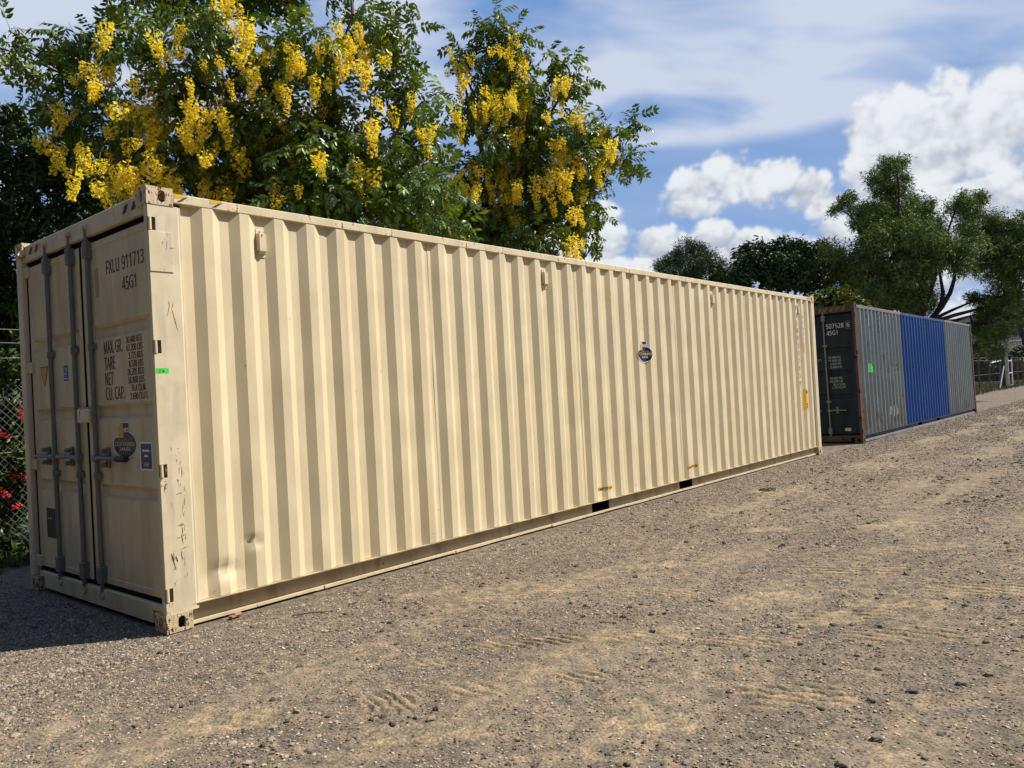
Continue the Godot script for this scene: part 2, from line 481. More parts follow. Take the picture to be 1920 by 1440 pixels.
func ground_tex() -> Array:
	var S := 1024
	var g := seamless(101, 0.09, S, S, false, 4)
	var c := seamless(102, 0.11, S, S, true)
	var c2 := seamless(104, 0.05, S, S, true)
	var b := seamless(103, 0.012, S, S)
	var out := PackedByteArray(); out.resize(S * S * 3)
	var hh := PackedByteArray(); hh.resize(S * S)
	for i in S * S:
		var vg := g[i] / 255.0
		var vc := c[i] / 255.0
		var vc2 := c2[i] / 255.0
		var vb := b[i] / 255.0
		var grain := 0.62 + 0.34 * (vg - 0.5) + 0.16 * (0.5 - vc) + 0.10 * (0.5 - vc2) + 0.26 * (vb - 0.5)
		var warm := (vb - 0.5) * 0.10 + (vg - 0.5) * 0.06
		out[i * 3] = int(clampf(grain * (1.0 + warm), 0, 1) * 255)
		out[i * 3 + 1] = int(clampf(grain, 0, 1) * 255)
		out[i * 3 + 2] = int(clampf(grain * (1.0 - warm), 0, 1) * 255)
		hh[i] = int(clampf(0.5 + 0.5 * (vg - 0.5) + 0.5 * (0.5 - vc) + 0.35 * (0.5 - vc2), 0, 1) * 255)
	return [ImageTexture.create_from_image(Image.create_from_data(S, S, false, Image.FORMAT_RGB8, out)), ImageTexture.create_from_image(Image.create_from_data(S, S, false, Image.FORMAT_L8, hh))]

func make_ground() -> void:
	setup_ground()
	var xs := [-400.0, -120.0, -40.0, -14.0, -6.0, -4.0, -3.0, -2.5, -2.1]
	xs.append_array(steps(-1.9, -0.5, 0.02, 1.0))
	xs.append_array(steps(-0.49, 4.2, 0.0098, 1.0))
	xs.append_array(steps(4.212, 72.0, 0.0125, 1.0145))
	xs.append_array([80.0, 100.0, 140.0, 220.0, 420.0])
	var zs := [-400.0, -160.0, -60.0, -24.0, -14.0, -9.0, -7.0, -6.0]
	zs.append_array(steps(-5.5, 0.0, 0.06, 1.0))
	zs.append_array(steps(0.02, 1.4, 0.02, 1.0))
	zs.append_array(steps(1.41, 4.2, 0.0100, 1.0))
	zs.append_array(steps(4.216, 4.75, 0.018, 1.0))
	zs.append_array(steps(4.78, 7.0, 0.04, 1.1))
	zs.append_array([8.0, 10.0, 14.0, 22.0, 50.0, 150.0, 400.0])
	var w := xs.size()
	var hh := zs.size()
	var V := PackedVector3Array(); V.resize(w * hh)
	var N := PackedVector3Array(); N.resize(w * hh)
	var U := PackedVector2Array(); U.resize(w * hh)
	var U2 := PackedVector2Array(); U2.resize(w * hh)
	var C := PackedColorArray(); C.resize(w * hh)
	var I := PackedInt32Array(); I.resize((w - 1) * (hh - 1) * 6)
	var grey := Color(0.262, 0.213, 0.158)
	var tan_ := Color(0.44, 0.345, 0.215)
	var track_tan := Color(0.355, 0.283, 0.190)
	for j in hh:
		var z: float = zs[j]
		for i in w:
			var x: float = xs[i]
			var g := ground_at(x, z)
			var k := j * w + i
			V[k] = Vector3(x, g.x, z)
			U[k] = Vector2(x, z) / 1.7
			U2[k] = Vector2(x * 0.83 + z * 0.55, z * 0.83 - x * 0.55) / 4.1
			var c := grey.lerp(track_tan, g.y).lerp(tan_, g.z * 0.9)
			var bb := 1.0 + 0.16 * n_warp.get_noise_2d(x * 0.5 + 70.0, z * 0.9)
			C[k] = Color(c.r * bb * 1.6, c.g * bb * 1.6, c.b * bb * 1.6)
	for j in hh:
		for i in w:
			var k := j * w + i
			var dx := V[j * w + mini(i + 1, w - 1)] - V[j * w + maxi(i - 1, 0)]
			var dz := V[mini(j + 1, hh - 1) * w + i] - V[maxi(j - 1, 0) * w + i]
			N[k] = dz.cross(dx).normalized()
	var p := 0
	for j in hh - 1:
		for i in w - 1:
			var a := j * w + i
			I[p] = a; I[p + 1] = a + 1; I[p + 2] = a + w + 1; I[p + 3] = a; I[p + 4] = a + w + 1; I[p + 5] = a + w
			p += 6
	var arr := []
	arr.resize(Mesh.ARRAY_MAX)
	arr[Mesh.ARRAY_VERTEX] = V; arr[Mesh.ARRAY_NORMAL] = N; arr[Mesh.ARRAY_TEX_UV] = U; arr[Mesh.ARRAY_TEX_UV2] = U2; arr[Mesh.ARRAY_COLOR] = C; arr[Mesh.ARRAY_INDEX] = I
	var m := ArrayMesh.new()
	m.add_surface_from_arrays(Mesh.PRIMITIVE_TRIANGLES, arr)
	var tx := ground_tex()
	var gm := StandardMaterial3D.new()
	gm.vertex_color_use_as_albedo = true
	gm.albedo_texture = tx[0]
	gm.roughness = 0.95
	gm.metallic_specular = 0.3
	gm.heightmap_enabled = true
	gm.heightmap_texture = tx[1]
	gm.heightmap_scale = 0.45
	structure(mesh_part("ground", m, gm, self))

func rock_mesh(sd: int, rough: float, sub := 1) -> ArrayMesh:
	var s := SphereMesh.new()
	s.radius = 1.0; s.height = 2.0
	s.radial_segments = 5 + 3 * sub
	s.rings = 2 + 2 * sub
	var a := s.get_mesh_arrays()
	var f := FastNoiseLite.new()
	f.seed = sd; f.frequency = 0.75; f.fractal_octaves = 2
	var P: PackedVector3Array = a[Mesh.ARRAY_VERTEX]
	var I: PackedInt32Array = a[Mesh.ARRAY_INDEX]
	var mb := MB.new()
	for i in P.size():
		var q := P[i]
		var k := 1.0 + rough * f.get_noise_3dv(q * 1.4)
		q = q * k
		q.y *= 0.62
		q.x = clampf(q.x, -0.82, 0.86); q.z = clampf(q.z, -0.88, 0.8); q.y = clampf(q.y, -0.5, 0.46)
		P[i] = q
	for t in range(0, I.size(), 3):
		mb.t(P[I[t]], P[I[t + 2]], P[I[t + 1]])
	return mb.done()

func multimesh(called: String, m: Mesh, mt: Material, xf: Array, cols: Array, parent: Node) -> MultiMeshInstance3D:
	var mm := MultiMesh.new()
	mm.transform_format = MultiMesh.TRANSFORM_3D
	mm.use_colors = true
	mm.mesh = m
	mm.instance_count = xf.size()
	for i in xf.size():
		mm.set_instance_transform(i, xf[i])
		mm.set_instance_color(i, cols[i])
	var o := MultiMeshInstance3D.new()
	o.multimesh = mm
	o.material_override = mt
	o.name = numbered(called) if parent == self else called
	parent.add_child(o, true)
	o.set_meta("kind", "stuff")
	return o

func make_gravel() -> void:
	rng.seed = 21
	var gm := StandardMaterial3D.new()
	gm.vertex_color_use_as_albedo = true
	gm.roughness = 0.9
	for kind in 4:
		var xf := []
		var cols := []
		var want: int = [90000, 90000, 76000, 9500][kind]
		var made := 0
		while made < want:
			# denser near the front of the yard, thinning with distance
			var t := rng.randf()
			var x := -1.8 + 62.0 * pow(t, 2.75)
			var z := rng.randf_range(0.05, 6.4)
			if rng.randf() < 0.10:
				x = rng.randf_range(-2.0, 0.0); z = rng.randf_range(-3.4, 0.4)
			if z > 6.4 - 0.10 * (x + 2.3): continue
			if z > 4.8 and rng.randf() < 0.45: continue
			var g := ground_at(x, z)
			if rng.randf() < maxf(g.y * 1.0, g.z * 1.6): continue
			if kind == 3 and n_big.get_noise_2d(x * 1.3 + 40.0, z * 1.3) + 0.25 * rng.randfn() < 0.12: continue
			var far := 1.0 + maxf(x, 0.0) * 0.06
			var s := 0.0
			if kind == 3: s = (0.006 + 0.015 * pow(rng.randf(), 4.0)) * minf(far, 1.6)
			else: s = (0.0028 + 0.0062 * pow(rng.randf(), 2.6)) * far
			var bs := Basis.from_euler(Vector3(rng.randf_range(-0.4, 0.4), rng.randf() * TAU, rng.randf_range(-0.4, 0.4))).scaled(Vector3(s * rng.randf_range(0.7, 1.35), s * rng.randf_range(0.7, 1.2), s))
			xf.append(Transform3D(bs, Vector3(x, g.x + s * 0.16, z)))
			var v := 0.09 + 0.37 * pow(rng.randf(), 1.6)
			if rng.randf() < 0.05: v = 0.42
			if kind == 3: v *= 0.75
			var warm := rng.randf()
			cols.append(Color(v * (1.04 + 0.14 * warm), v * (0.89 + 0.02 * warm), v * (0.72 - 0.12 * warm)))
			made += 1
		multimesh("gravel", rock_mesh(31 + kind, 0.55, 0 if kind < 3 else 1), gm, xf, cols, self)

func make_rocks() -> void:
	var list := [[1.50, 4.01, 0.034, "dark angular stone, the largest standing clear at the right front of the yard"], [1.28, 3.90, 0.026, "small brown stone just left of the largest dark stone"], [1.72, 4.17, 0.034, "flat grey stone lying right of the largest dark stone"],
		[0.62, 3.98, 0.030, "rounded grey stone at the bottom edge of the yard, right of centre"], [0.92, 4.02, 0.030, "flat greenish grey stone near the bottom edge, right of the rounded stone"], [1.83, 2.78, 0.017, "pale white stone lying alone in the middle of the yard"],
		[1.90, 4.25, 0.026, "low grey stone at the right edge of the yard below the tyre prints"], [-0.02, 2.62, 0.022, "flat grey stone in the dust at the bottom centre"]]
	var k := 0
	for l in list:
		var g := ground_at(l[0], l[1])
		var m: StandardMaterial3D = MT.rock
		if k == 5: m = mat(lin(0.55, 0.53, 0.50), 0.9)
		if k == 0: m = mat(lin(0.10, 0.085, 0.075), 0.9)
		var o := mesh_part("stone", rock_mesh(60 + k, 0.6, 2), m, self)
		o.position = Vector3(l[0], g.x + l[2] * 0.22, l[1])
		o.rotation.y = k * 1.7
		o.scale = Vector3(l[2], l[2] * 0.9, l[2]) * 0.85
		tag(o, l[3], "stone", "loose stones on the yard")
		k += 1

# ---------------------------------------------------------------- containers
func prof(x: float) -> float:                       # depth of the corrugated side at x
	var d := absf(fposmod(x - R0 + PITCH * 0.5, PITCH) - PITCH * 0.5)
	if d < 0.035: return -0.040
	if d < 0.103: return -0.040 + (d - 0.035) / 0.068 * 0.036
	return -0.004

func panel(xa: float, xb: float, fine: bool, dz: float, sd: int, dents: Array) -> MB:
	var br := [xa]
	var k0 := int(floor((xa - R0) / PITCH)) - 1
	for k in range(k0, k0 + int((xb - xa) / PITCH) + 4):
		for o in [-0.103, -0.035, 0.035, 0.103]:
			var x: float = R0 + k * PITCH + o
			if x > xa + 0.002 and x < xb - 0.002: br.append(x)
	br.append(xb)
	br.sort()
	var mb := MB.new()
	var ny := 66 if fine else 22
	var nx := 5 if fine else 2
	for b in br.size() - 1:
		var rows := []
		for j in ny + 1:
			var y := 0.158 + (2.803 - 0.158) * j / ny
			var row := PackedVector3Array()
			for i in nx + 1:
				var x: float = lerpf(br[b], br[b + 1], float(i) / nx)
				var xe: float = clampf(x, br[b] + 1e-4, br[b + 1] - 1e-4)
				var z := prof(xe) + dz
				z += 0.0022 * n_warp.get_noise_2d(x * 2.1 + sd * 7.0, y * 1.1)
				for t in dents:
					var r: float = pow((x - t[0]) / t[2], 2.0) + pow((y - t[1]) / t[3], 2.0)
					if r < 6.0:
						var push: float = t[4] * exp(-r) * (1.0 if y > t[1] else 0.75)
						z -= push
						if t[5] > 0.0: z -= t[5] * exp(-pow((y - t[1] - 0.02) / 0.02, 2.0)) * exp(-pow((x - t[0]) / t[2], 2.0))
				row.append(Vector3(x, y, z))
			rows.append(row)
		mb.grid(rows)
	return mb

func holed_face(mb: MB, o: Vector3, ux: Vector3, uy: Vector3, w: float, h: float, rx: float, ry: float, depth: float, cx := 0.5, cy := 0.5) -> void:
	# a w by h face with a long round hole through a wall of that depth; ux x uy points out
	var out := ux.cross(uy)
	var c := o + ux * w * cx + uy * h * cy
	var n := 32
	var hole := []
	var edge := []
	for k in n:
		var a := TAU * k / n
		var p := Vector2(cos(a) * rx, sin(a) * rx)
		if ry > rx: p.y += (ry - rx) * signf(sin(a)) if absf(sin(a)) > 0.01 else 0.0
		elif rx > ry:
			p = Vector2(cos(a) * ry, sin(a) * ry)
			p.x += (rx - ry) * signf(cos(a)) if absf(cos(a)) > 0.01 else 0.0
		hole.append(c + ux * p.x + uy * p.y)
		var d := Vector2(cos(a), sin(a))
		var tx: float = (w * (1.0 - cx) / d.x) if d.x > 1e-6 else ((-w * cx / d.x) if d.x < -1e-6 else 1e9)
		var ty: float = (h * (1.0 - cy) / d.y) if d.y > 1e-6 else ((-h * cy / d.y) if d.y < -1e-6 else 1e9)
		edge.append([c + ux * d.x * minf(tx, ty) + uy * d.y * minf(tx, ty), tx < ty, d])
	for k in n:
		var k2 := (k + 1) % n
		mb.q(hole[k], edge[k][0], edge[k2][0], hole[k2])
		if edge[k][1] != edge[k2][1]:
			var sx: float = 1.0 if (edge[k][2] + edge[k2][2]).x > 0 else 0.0
			var sy: float = 1.0 if (edge[k][2] + edge[k2][2]).y > 0 else 0.0
			mb.t(edge[k][0], o + ux * w * sx + uy * h * sy, edge[k2][0])
		mb.q(hole[k2], hole[k2] - out * depth, hole[k] - out * depth, hole[k])

func casting(at_end: bool, top: bool, near_side: bool) -> MB:
	# corner casting 178 x 118 x 162 mm at the given corner, with its holes to the end, the side and above or below
	var lo := Vector3(LEN - 0.178 if at_end else 0.0, HGT - 0.118 if top else 0.0, -0.162 if near_side else -WID)
	var s := Vector3(0.178, 0.118, 0.162)
	var hi := lo + s
	var mb := MB.new()
	var X := Vector3.RIGHT
	var Y := Vector3.UP
	var Z := Vector3.BACK
	# long side
	if near_side: holed_face(mb, Vector3(lo.x, lo.y, hi.z), X, Y, s.x, s.y, 0.026, 0.039, 0.02, 0.57 if not at_end else 0.43, 0.5)
	else: holed_face(mb, Vector3(hi.x, lo.y, lo.z), -X, Y, s.x, s.y, 0.026, 0.039, 0.02)
	if near_side: mb.q(Vector3(hi.x, lo.y, lo.z), Vector3(lo.x, lo.y, lo.z), Vector3(lo.x, hi.y, lo.z), Vector3(hi.x, hi.y, lo.z))
	else: mb.q(Vector3(lo.x, lo.y, hi.z), Vector3(hi.x, lo.y, hi.z), hi, Vector3(lo.x, hi.y, hi.z))
	# ends
	if at_end: holed_face(mb, Vector3(hi.x, lo.y, hi.z), -Z, Y, s.z, s.y, 0.026, 0.039, 0.02)
	else: holed_face(mb, Vector3(lo.x, lo.y, lo.z), Z, Y, s.z, s.y, 0.026, 0.039, 0.02)
	if at_end: mb.q(Vector3(lo.x, lo.y, lo.z), Vector3(lo.x, lo.y, hi.z), Vector3(lo.x, hi.y, hi.z), Vector3(lo.x, hi.y, lo.z))
	else: mb.q(Vector3(hi.x, lo.y, hi.z), Vector3(hi.x, lo.y, lo.z), Vector3(hi.x, hi.y, lo.z), hi)
	if top: holed_face(mb, Vector3(lo.x, hi.y, hi.z), X, -Z, s.x, s.z, 0.052, 0.032, 0.02)
	else: mb.q(Vector3(lo.x, hi.y, hi.z), hi, Vector3(hi.x, hi.y, lo.z), Vector3(lo.x, hi.y, lo.z))
	mb.q(lo, Vector3(hi.x, lo.y, lo.z), Vector3(hi.x, lo.y, hi.z), Vector3(lo.x, lo.y, hi.z))
	return mb

func lettering(text: String, mt: Material, parent: Node, o: Vector3, right: Vector3, out: Vector3, w: float, h: float, called := "lettering", warp = null, bold := false) -> MeshInstance3D:
	# a line of stencilled lettering whose lower left corner is o, w wide and h high
	var tm := TextMesh.new()
	var f := SystemFont.new()
	f.font_names = PackedStringArray(["Droid Sans"])
	if bold: f.font_weight = 700
	tm.font = f
	tm.font_size = 64
	tm.pixel_size = 0.01
	tm.depth = 0.1
	tm.text = text
	tm.curve_step = 2.0
	var ab := tm.get_aabb()
	var a := tm.get_mesh_arrays()
	var P: PackedVector3Array = a[Mesh.ARRAY_VERTEX]
	var up := Vector3.UP
	for i in P.size():
		var q := P[i]
		var r := o + right * ((q.x - ab.position.x) / ab.size.x * w) + up * ((q.y - ab.position.y) / ab.size.y * h) + out * (q.z * 0.02)
		P[i] = warp.call(r) if warp != null else r
	a[Mesh.ARRAY_VERTEX] = P
	var N: PackedVector3Array = a[Mesh.ARRAY_NORMAL]
	var bs := Basis(right, up, out)
	for i in N.size(): N[i] = bs * N[i]
	a[Mesh.ARRAY_NORMAL] = N
	var m := ArrayMesh.new()
	m.add_surface_from_arrays(Mesh.PRIMITIVE_TRIANGLES, a)
	return mesh_part(called, m, mt, parent)

func sheet(o: Vector3, right: Vector3, out: Vector3, extent: Callable, v0: float, v1: float, rows: int, cols: int, lift: float, warp) -> MB:
	# a thin printed sheet: for every height v the outline runs from extent(v).x to extent(v).y
	var mb := MB.new()
	var g := []
	for j in rows + 1:
		var v := lerpf(v0, v1, float(j) / rows)
		var e: Vector2 = extent.call(v)
		var row := PackedVector3Array()
		for i in cols + 1:
			var p := o + right * lerpf(e.x, e.y, float(i) / cols) + Vector3.UP * v
			if warp != null: p = warp.call(p)
			row.append(p + out * lift)
		g.append(row)
	mb.grid(g)
	return mb

func logo(parent: Node, o: Vector3, right: Vector3, out: Vector3, w: float, h: float, warp, cols: int) -> void:
	# oval sticker with a block on top: white edge, navy field, gold side of the block, lettering
	var body := func(v: float, grow: float) -> Vector2:
		var c := h * 0.375
		var r := h * 0.375 + grow
		var t := (v - c) / r
		var half := 0.5 * w * sqrt(maxf(0.0, 1.0 - t * t)) * (1.0 + grow / (0.5 * w))
		var lo := -half
		var hi := half
		if v > h * 0.56:
			lo = minf(lo, -w * 0.27 - grow) if v < h * 0.9 + grow or v > h * 0.9 else lo
			hi = maxf(hi, w * 0.20 + grow)
			lo = maxf(lo, -w * 0.27 - grow + maxf(0.0, v - h * 0.88) * 1.6)
		return Vector2(lo, hi)
	var st := part("sticker", sheet(o, right, out, func(v): return body.call(v, 0.010), -0.008, h + 0.009, 40, cols, 0.0012, warp), MT.white, parent)
	part("sticker_field", sheet(o, right, out, func(v): return body.call(v, 0.0), 0.003, h, 40, cols, 0.0022, warp), MT.navy, parent)
	part("sticker_block", sheet(o, right, out, func(v): return Vector2(-w * 0.27 + maxf(0.0, v - h * 0.86) * 1.6, -w * 0.03), h * 0.57, h * 0.98, 6, maxi(2, cols / 3), 0.0032, warp), MT.gold, parent)
	var lift := out * 0.0025
	lettering("RCS", MT.white, parent, o + right * (-w * 0.01) + Vector3.UP * h * 0.73 + lift, right, out, w * 0.20, h * 0.13, "lettering", warp, true)
	lettering("ROCKHAMPTON", MT.faded, parent, o + right * (-w * 0.28) + Vector3.UP * h * 0.49 + lift, right, out, w * 0.56, h * 0.055, "lettering", warp)
	lettering("CONTAINER", MT.gold_text, parent, o + right * (-w * 0.44) + Vector3.UP * h * 0.33 + lift, right, out, w * 0.88, h * 0.12, "lettering", warp)
	lettering("SALES", MT.white, parent, o + right * (-w * 0.24) + Vector3.UP * h * 0.20 + lift, right, out, w * 0.48, h * 0.085, "lettering", warp)

func door_leaf(z0: float, z1: float, grooves: Array, xd: float, mt: Material, parent: Node) -> MeshInstance3D:
	# pressed sheet with level grooves, inside a frame of square tube
	var fr := 0.055
	var mb := MB.new()
	var ys := [0.245]
	for g in grooves: ys.append_array([g[0], g[0] + 0.018, g[1] - 0.018, g[1]])
	ys.append(2.64)
	var gm := 0.05
	var za := z0 + fr
	var zb := z1 - fr
	for i in ys.size() - 1:
		var in_a := (i % 4 == 2 or i % 4 == 3) and i > 0
		var deep := func(k: int) -> float:
			if k == 0 or k == ys.size() - 1: return xd
			var r := (k - 1) % 4
			return xd + 0.030 if r == 1 or r == 2 else xd
		var xa: float = deep.call(i)
		var xb: float = deep.call(i + 1)
		# middle run
		mb.q(Vector3(xa, ys[i], za + gm), Vector3(xa, ys[i], zb - gm), Vector3(xb, ys[i + 1], zb - gm), Vector3(xb, ys[i + 1], za + gm))
		# flat ends and the slopes that close the grooves
		for e in [[za, za + 0.02, za + gm], [zb, zb - 0.02, zb - gm]]:
			if e[0] < e[1]:
				mb.q(Vector3(xd, ys[i], e[0]), Vector3(xd, ys[i], e[1]), Vector3(xd, ys[i + 1], e[1]), Vector3(xd, ys[i + 1], e[0]))
				mb.q(Vector3(xd, ys[i], e[1]), Vector3(xa, ys[i], e[2]), Vector3(xb, ys[i + 1], e[2]), Vector3(xd, ys[i + 1], e[1]))
			else:
				mb.q(Vector3(xd, ys[i], e[1]), Vector3(xd, ys[i], e[0]), Vector3(xd, ys[i + 1], e[0]), Vector3(xd, ys[i + 1], e[1]))
				mb.q(Vector3(xa, ys[i], e[2]), Vector3(xd, ys[i], e[1]), Vector3(xd, ys[i + 1], e[1]), Vector3(xb, ys[i + 1], e[2]))
	var d := part("door", mb, mt, parent)
	var f := MB.new()
	f.box(Vector3(xd - 0.006, 0.20, z0), Vector3(xd + 0.04, 2.69, z0 + fr), 0.004)
	f.box(Vector3(xd - 0.006, 0.20, z1 - fr), Vector3(xd + 0.04, 2.69, z1), 0.004)
	f.box(Vector3(xd - 0.004, 0.20, z0 + fr), Vector3(xd + 0.04, 0.247, z1 - fr), 0.004)
	f.box(Vector3(xd - 0.004, 2.638, z0 + fr), Vector3(xd + 0.04, 2.69, z1 - fr), 0.004)
	part("door_frame", f, mt, d)
	return d

func lock_rod(z: float, x: float, mt: Material, parent: Node, guides: Array, top: float, keeper: Material) -> void:
	var m := MB.new()
	m.tube(PackedVector3Array([Vector3(x, 0.14, z), Vector3(x, 2.79, z)]), [0.0175], 12)
	part("lock_rod", m, mt, parent)
	for y in [[top - 0.125, top], [0.20, 0.325]]:
		var c := MB.new()
		c.box(Vector3(x - 0.024, y[0], z - 0.038), Vector3(x + 0.03, y[1], z + 0.038), 0.006)
		c.box(Vector3(x - 0.026, y[0] + 0.02, z - 0.020), Vector3(x - 0.02, y[1] - 0.02, z + 0.020), 0.002)
		part("rod_bearing", c, mt, parent)
	for y in guides:
		var g := MB.new()
		g.tube(PackedVector3Array([Vector3(x, y - 0.026, z), Vector3(x, y + 0.026, z)]), [0.0245], 12)
		g.box(Vector3(x - 0.004, y - 0.02, z - 0.045), Vector3(x + 0.026, y + 0.02, z + 0.045), 0.004)
		part("rod_guide", g, mt, parent)
	for y in [2.795, 0.118]:
		var k := MB.new()
		for s in [-1.0, 1.0]:
			k.obox(Transform3D(Basis(Vector3.RIGHT, 0.5 * s), Vector3(x + 0.002, y, z + 0.03 * s)), Vector3(0.034, 0.03, 0.016), 0.003)
			k.obox(Transform3D(Basis(Vector3.RIGHT, -0.3 * s), Vector3(x - 0.004, y + 0.018 * (1.0 if y > 1.0 else -1.0), z + 0.016 * s)), Vector3(0.022, 0.012, 0.036), 0.003)
		k.box(Vector3(x + 0.01, y - 0.035, z - 0.055), Vector3(x + 0.018, y + 0.035, z + 0.055), 0.002)
		part("cam_keeper", k, keeper, parent)

func door_handle(z_rod: float, z_end: float, y: float, x: float, mt: Material, parent: Node, grip: bool) -> void:
	var m := MB.new()
	var s := signf(z_end - z_rod)
	m.tube(PackedVector3Array([Vector3(x, y - 0.01, z_rod), Vector3(x - 0.012, y, z_rod + s * 0.10), Vector3(x - 0.012, y, z_rod + s * 0.2), Vector3(x - 0.008, y - 0.004, z_end)]), [0.020, 0.015, 0.013, 0.013], 8)
	m.box(Vector3(x - 0.022, y - 0.03, z_rod - 0.028), Vector3(x + 0.022, y + 0.022, z_rod + 0.028), 0.006)
	part("handle", m, mt, parent)
	var c := MB.new()
	var zc := z_rod + s * 0.17
	c.box(Vector3(x + 0.004, y - 0.075, zc - 0.025), Vector3(x + 0.026, y + 0.075, zc + 0.025), 0.008)
	c.obox(Transform3D(Basis(Vector3.RIGHT, 0.3), Vector3(x - 0.016, y + 0.052, zc)), Vector3(0.04, 0.03, 0.036), 0.008)
	c.obox(Transform3D(Basis(Vector3.RIGHT, -0.3), Vector3(x - 0.016, y - 0.048, zc)), Vector3(0.04, 0.03, 0.036), 0.008)
	part("handle_catch", c, mt, parent)
	if grip:
		var g := MB.new()
		g.tube(PackedVector3Array([Vector3(x - 0.010, y - 0.003, z_end - s * 0.14), Vector3(x - 0.008, y - 0.004, z_end + s * 0.004)]), [0.021, 0.021], 10)
		part("handle_grip", g, MT.black, parent)

func near_post(mt: Material, hinge_y: Array) -> MB:
	# the door-end post on the road side: its face is cut by a slot at every hinge
	var mb := MB.new()
	var ys := [0.118]
	for y in hinge_y: ys.append_array([y - 0.043, y + 0.043])
	ys.append(HGT - 0.118)
	var xs := [0.006, 0.030, 0.054, 0.203]
	for j in ys.size() - 1:
		for i in 3:
			var lo := Vector3(xs[i], ys[j], -0.004)
			var hi := Vector3(xs[i + 1], ys[j + 1], -0.004)
			if j % 2 == 1 and i == 1: continue
			if j % 2 == 1 and i < 1:
				var d := Vector3(0, 0, -0.09 if i == 1 else -0.032)
				if i == 1:
					mb.q(lo + d, Vector3(hi.x, lo.y, lo.z) + d, hi + d, Vector3(lo.x, hi.y, lo.z) + d)
					mb.q(Vector3(hi.x, lo.y, lo.z), hi, hi + d, Vector3(hi.x, lo.y, lo.z) + d)
				else:
					mb.q(lo + d, Vector3(hi.x, lo.y, lo.z) + d, hi + d, Vector3(lo.x, hi.y, lo.z) + d)
				mb.q(lo, Vector3(hi.x, lo.y, lo.z), Vector3(hi.x, lo.y, lo.z) + d, lo + d)
				mb.q(Vector3(lo.x, hi.y, lo.z) + d, hi + d, hi, Vector3(lo.x, hi.y, lo.z))
			else:
				mb.q(lo, Vector3(hi.x, lo.y, lo.z), hi, Vector3(lo.x, hi.y, lo.z))
	# rounded outer edge, then the face towards the door
	var y0: float = ys[0]
	var y1: float = ys[-1]
	for k in 4:
		var a := PI / 2 * k / 4
		var b := PI / 2 * (k + 1) / 4
		for j in ys.size() - 1:
			if j % 2 == 1: continue
			mb.q(Vector3(0.010 - 0.008 * sin(b), ys[j], -0.012 + 0.008 * cos(b)), Vector3(0.010 - 0.008 * sin(a), ys[j], -0.012 + 0.008 * cos(a)), Vector3(0.010 - 0.008 * sin(a), ys[j + 1], -0.012 + 0.008 * cos(a)), Vector3(0.010 - 0.008 * sin(b), ys[j + 1], -0.012 + 0.008 * cos(b)))
	mb.q(Vector3(0.002, y0, -0.052), Vector3(0.002, y0, -0.012), Vector3(0.002, y1, -0.012), Vector3(0.002, y1, -0.052))
	mb.q(Vector3(0.2, y0, -0.052), Vector3(0.002, y0, -0.052), Vector3(0.002, y1, -0.052), Vector3(0.2, y1, -0.052))
	# flange that takes the side sheet: a step in, a bead
	mb.q(Vector3(0.203, y0, -0.004), Vector3(0.215, y0, -0.012), Vector3(0.215, y1, -0.012), Vector3(0.203, y1, -0.004))
	mb.q(Vector3(0.215, y0, -0.012), Vector3(0.226, y0, -0.012), Vector3(0.226, y1, -0.012), Vector3(0.215, y1, -0.012))
	mb.q(Vector3(0.226, y0, -0.012), Vector3(0.242, y0, -0.038), Vector3(0.242, y1, -0.038), Vector3(0.226, y1, -0.012))
	return mb

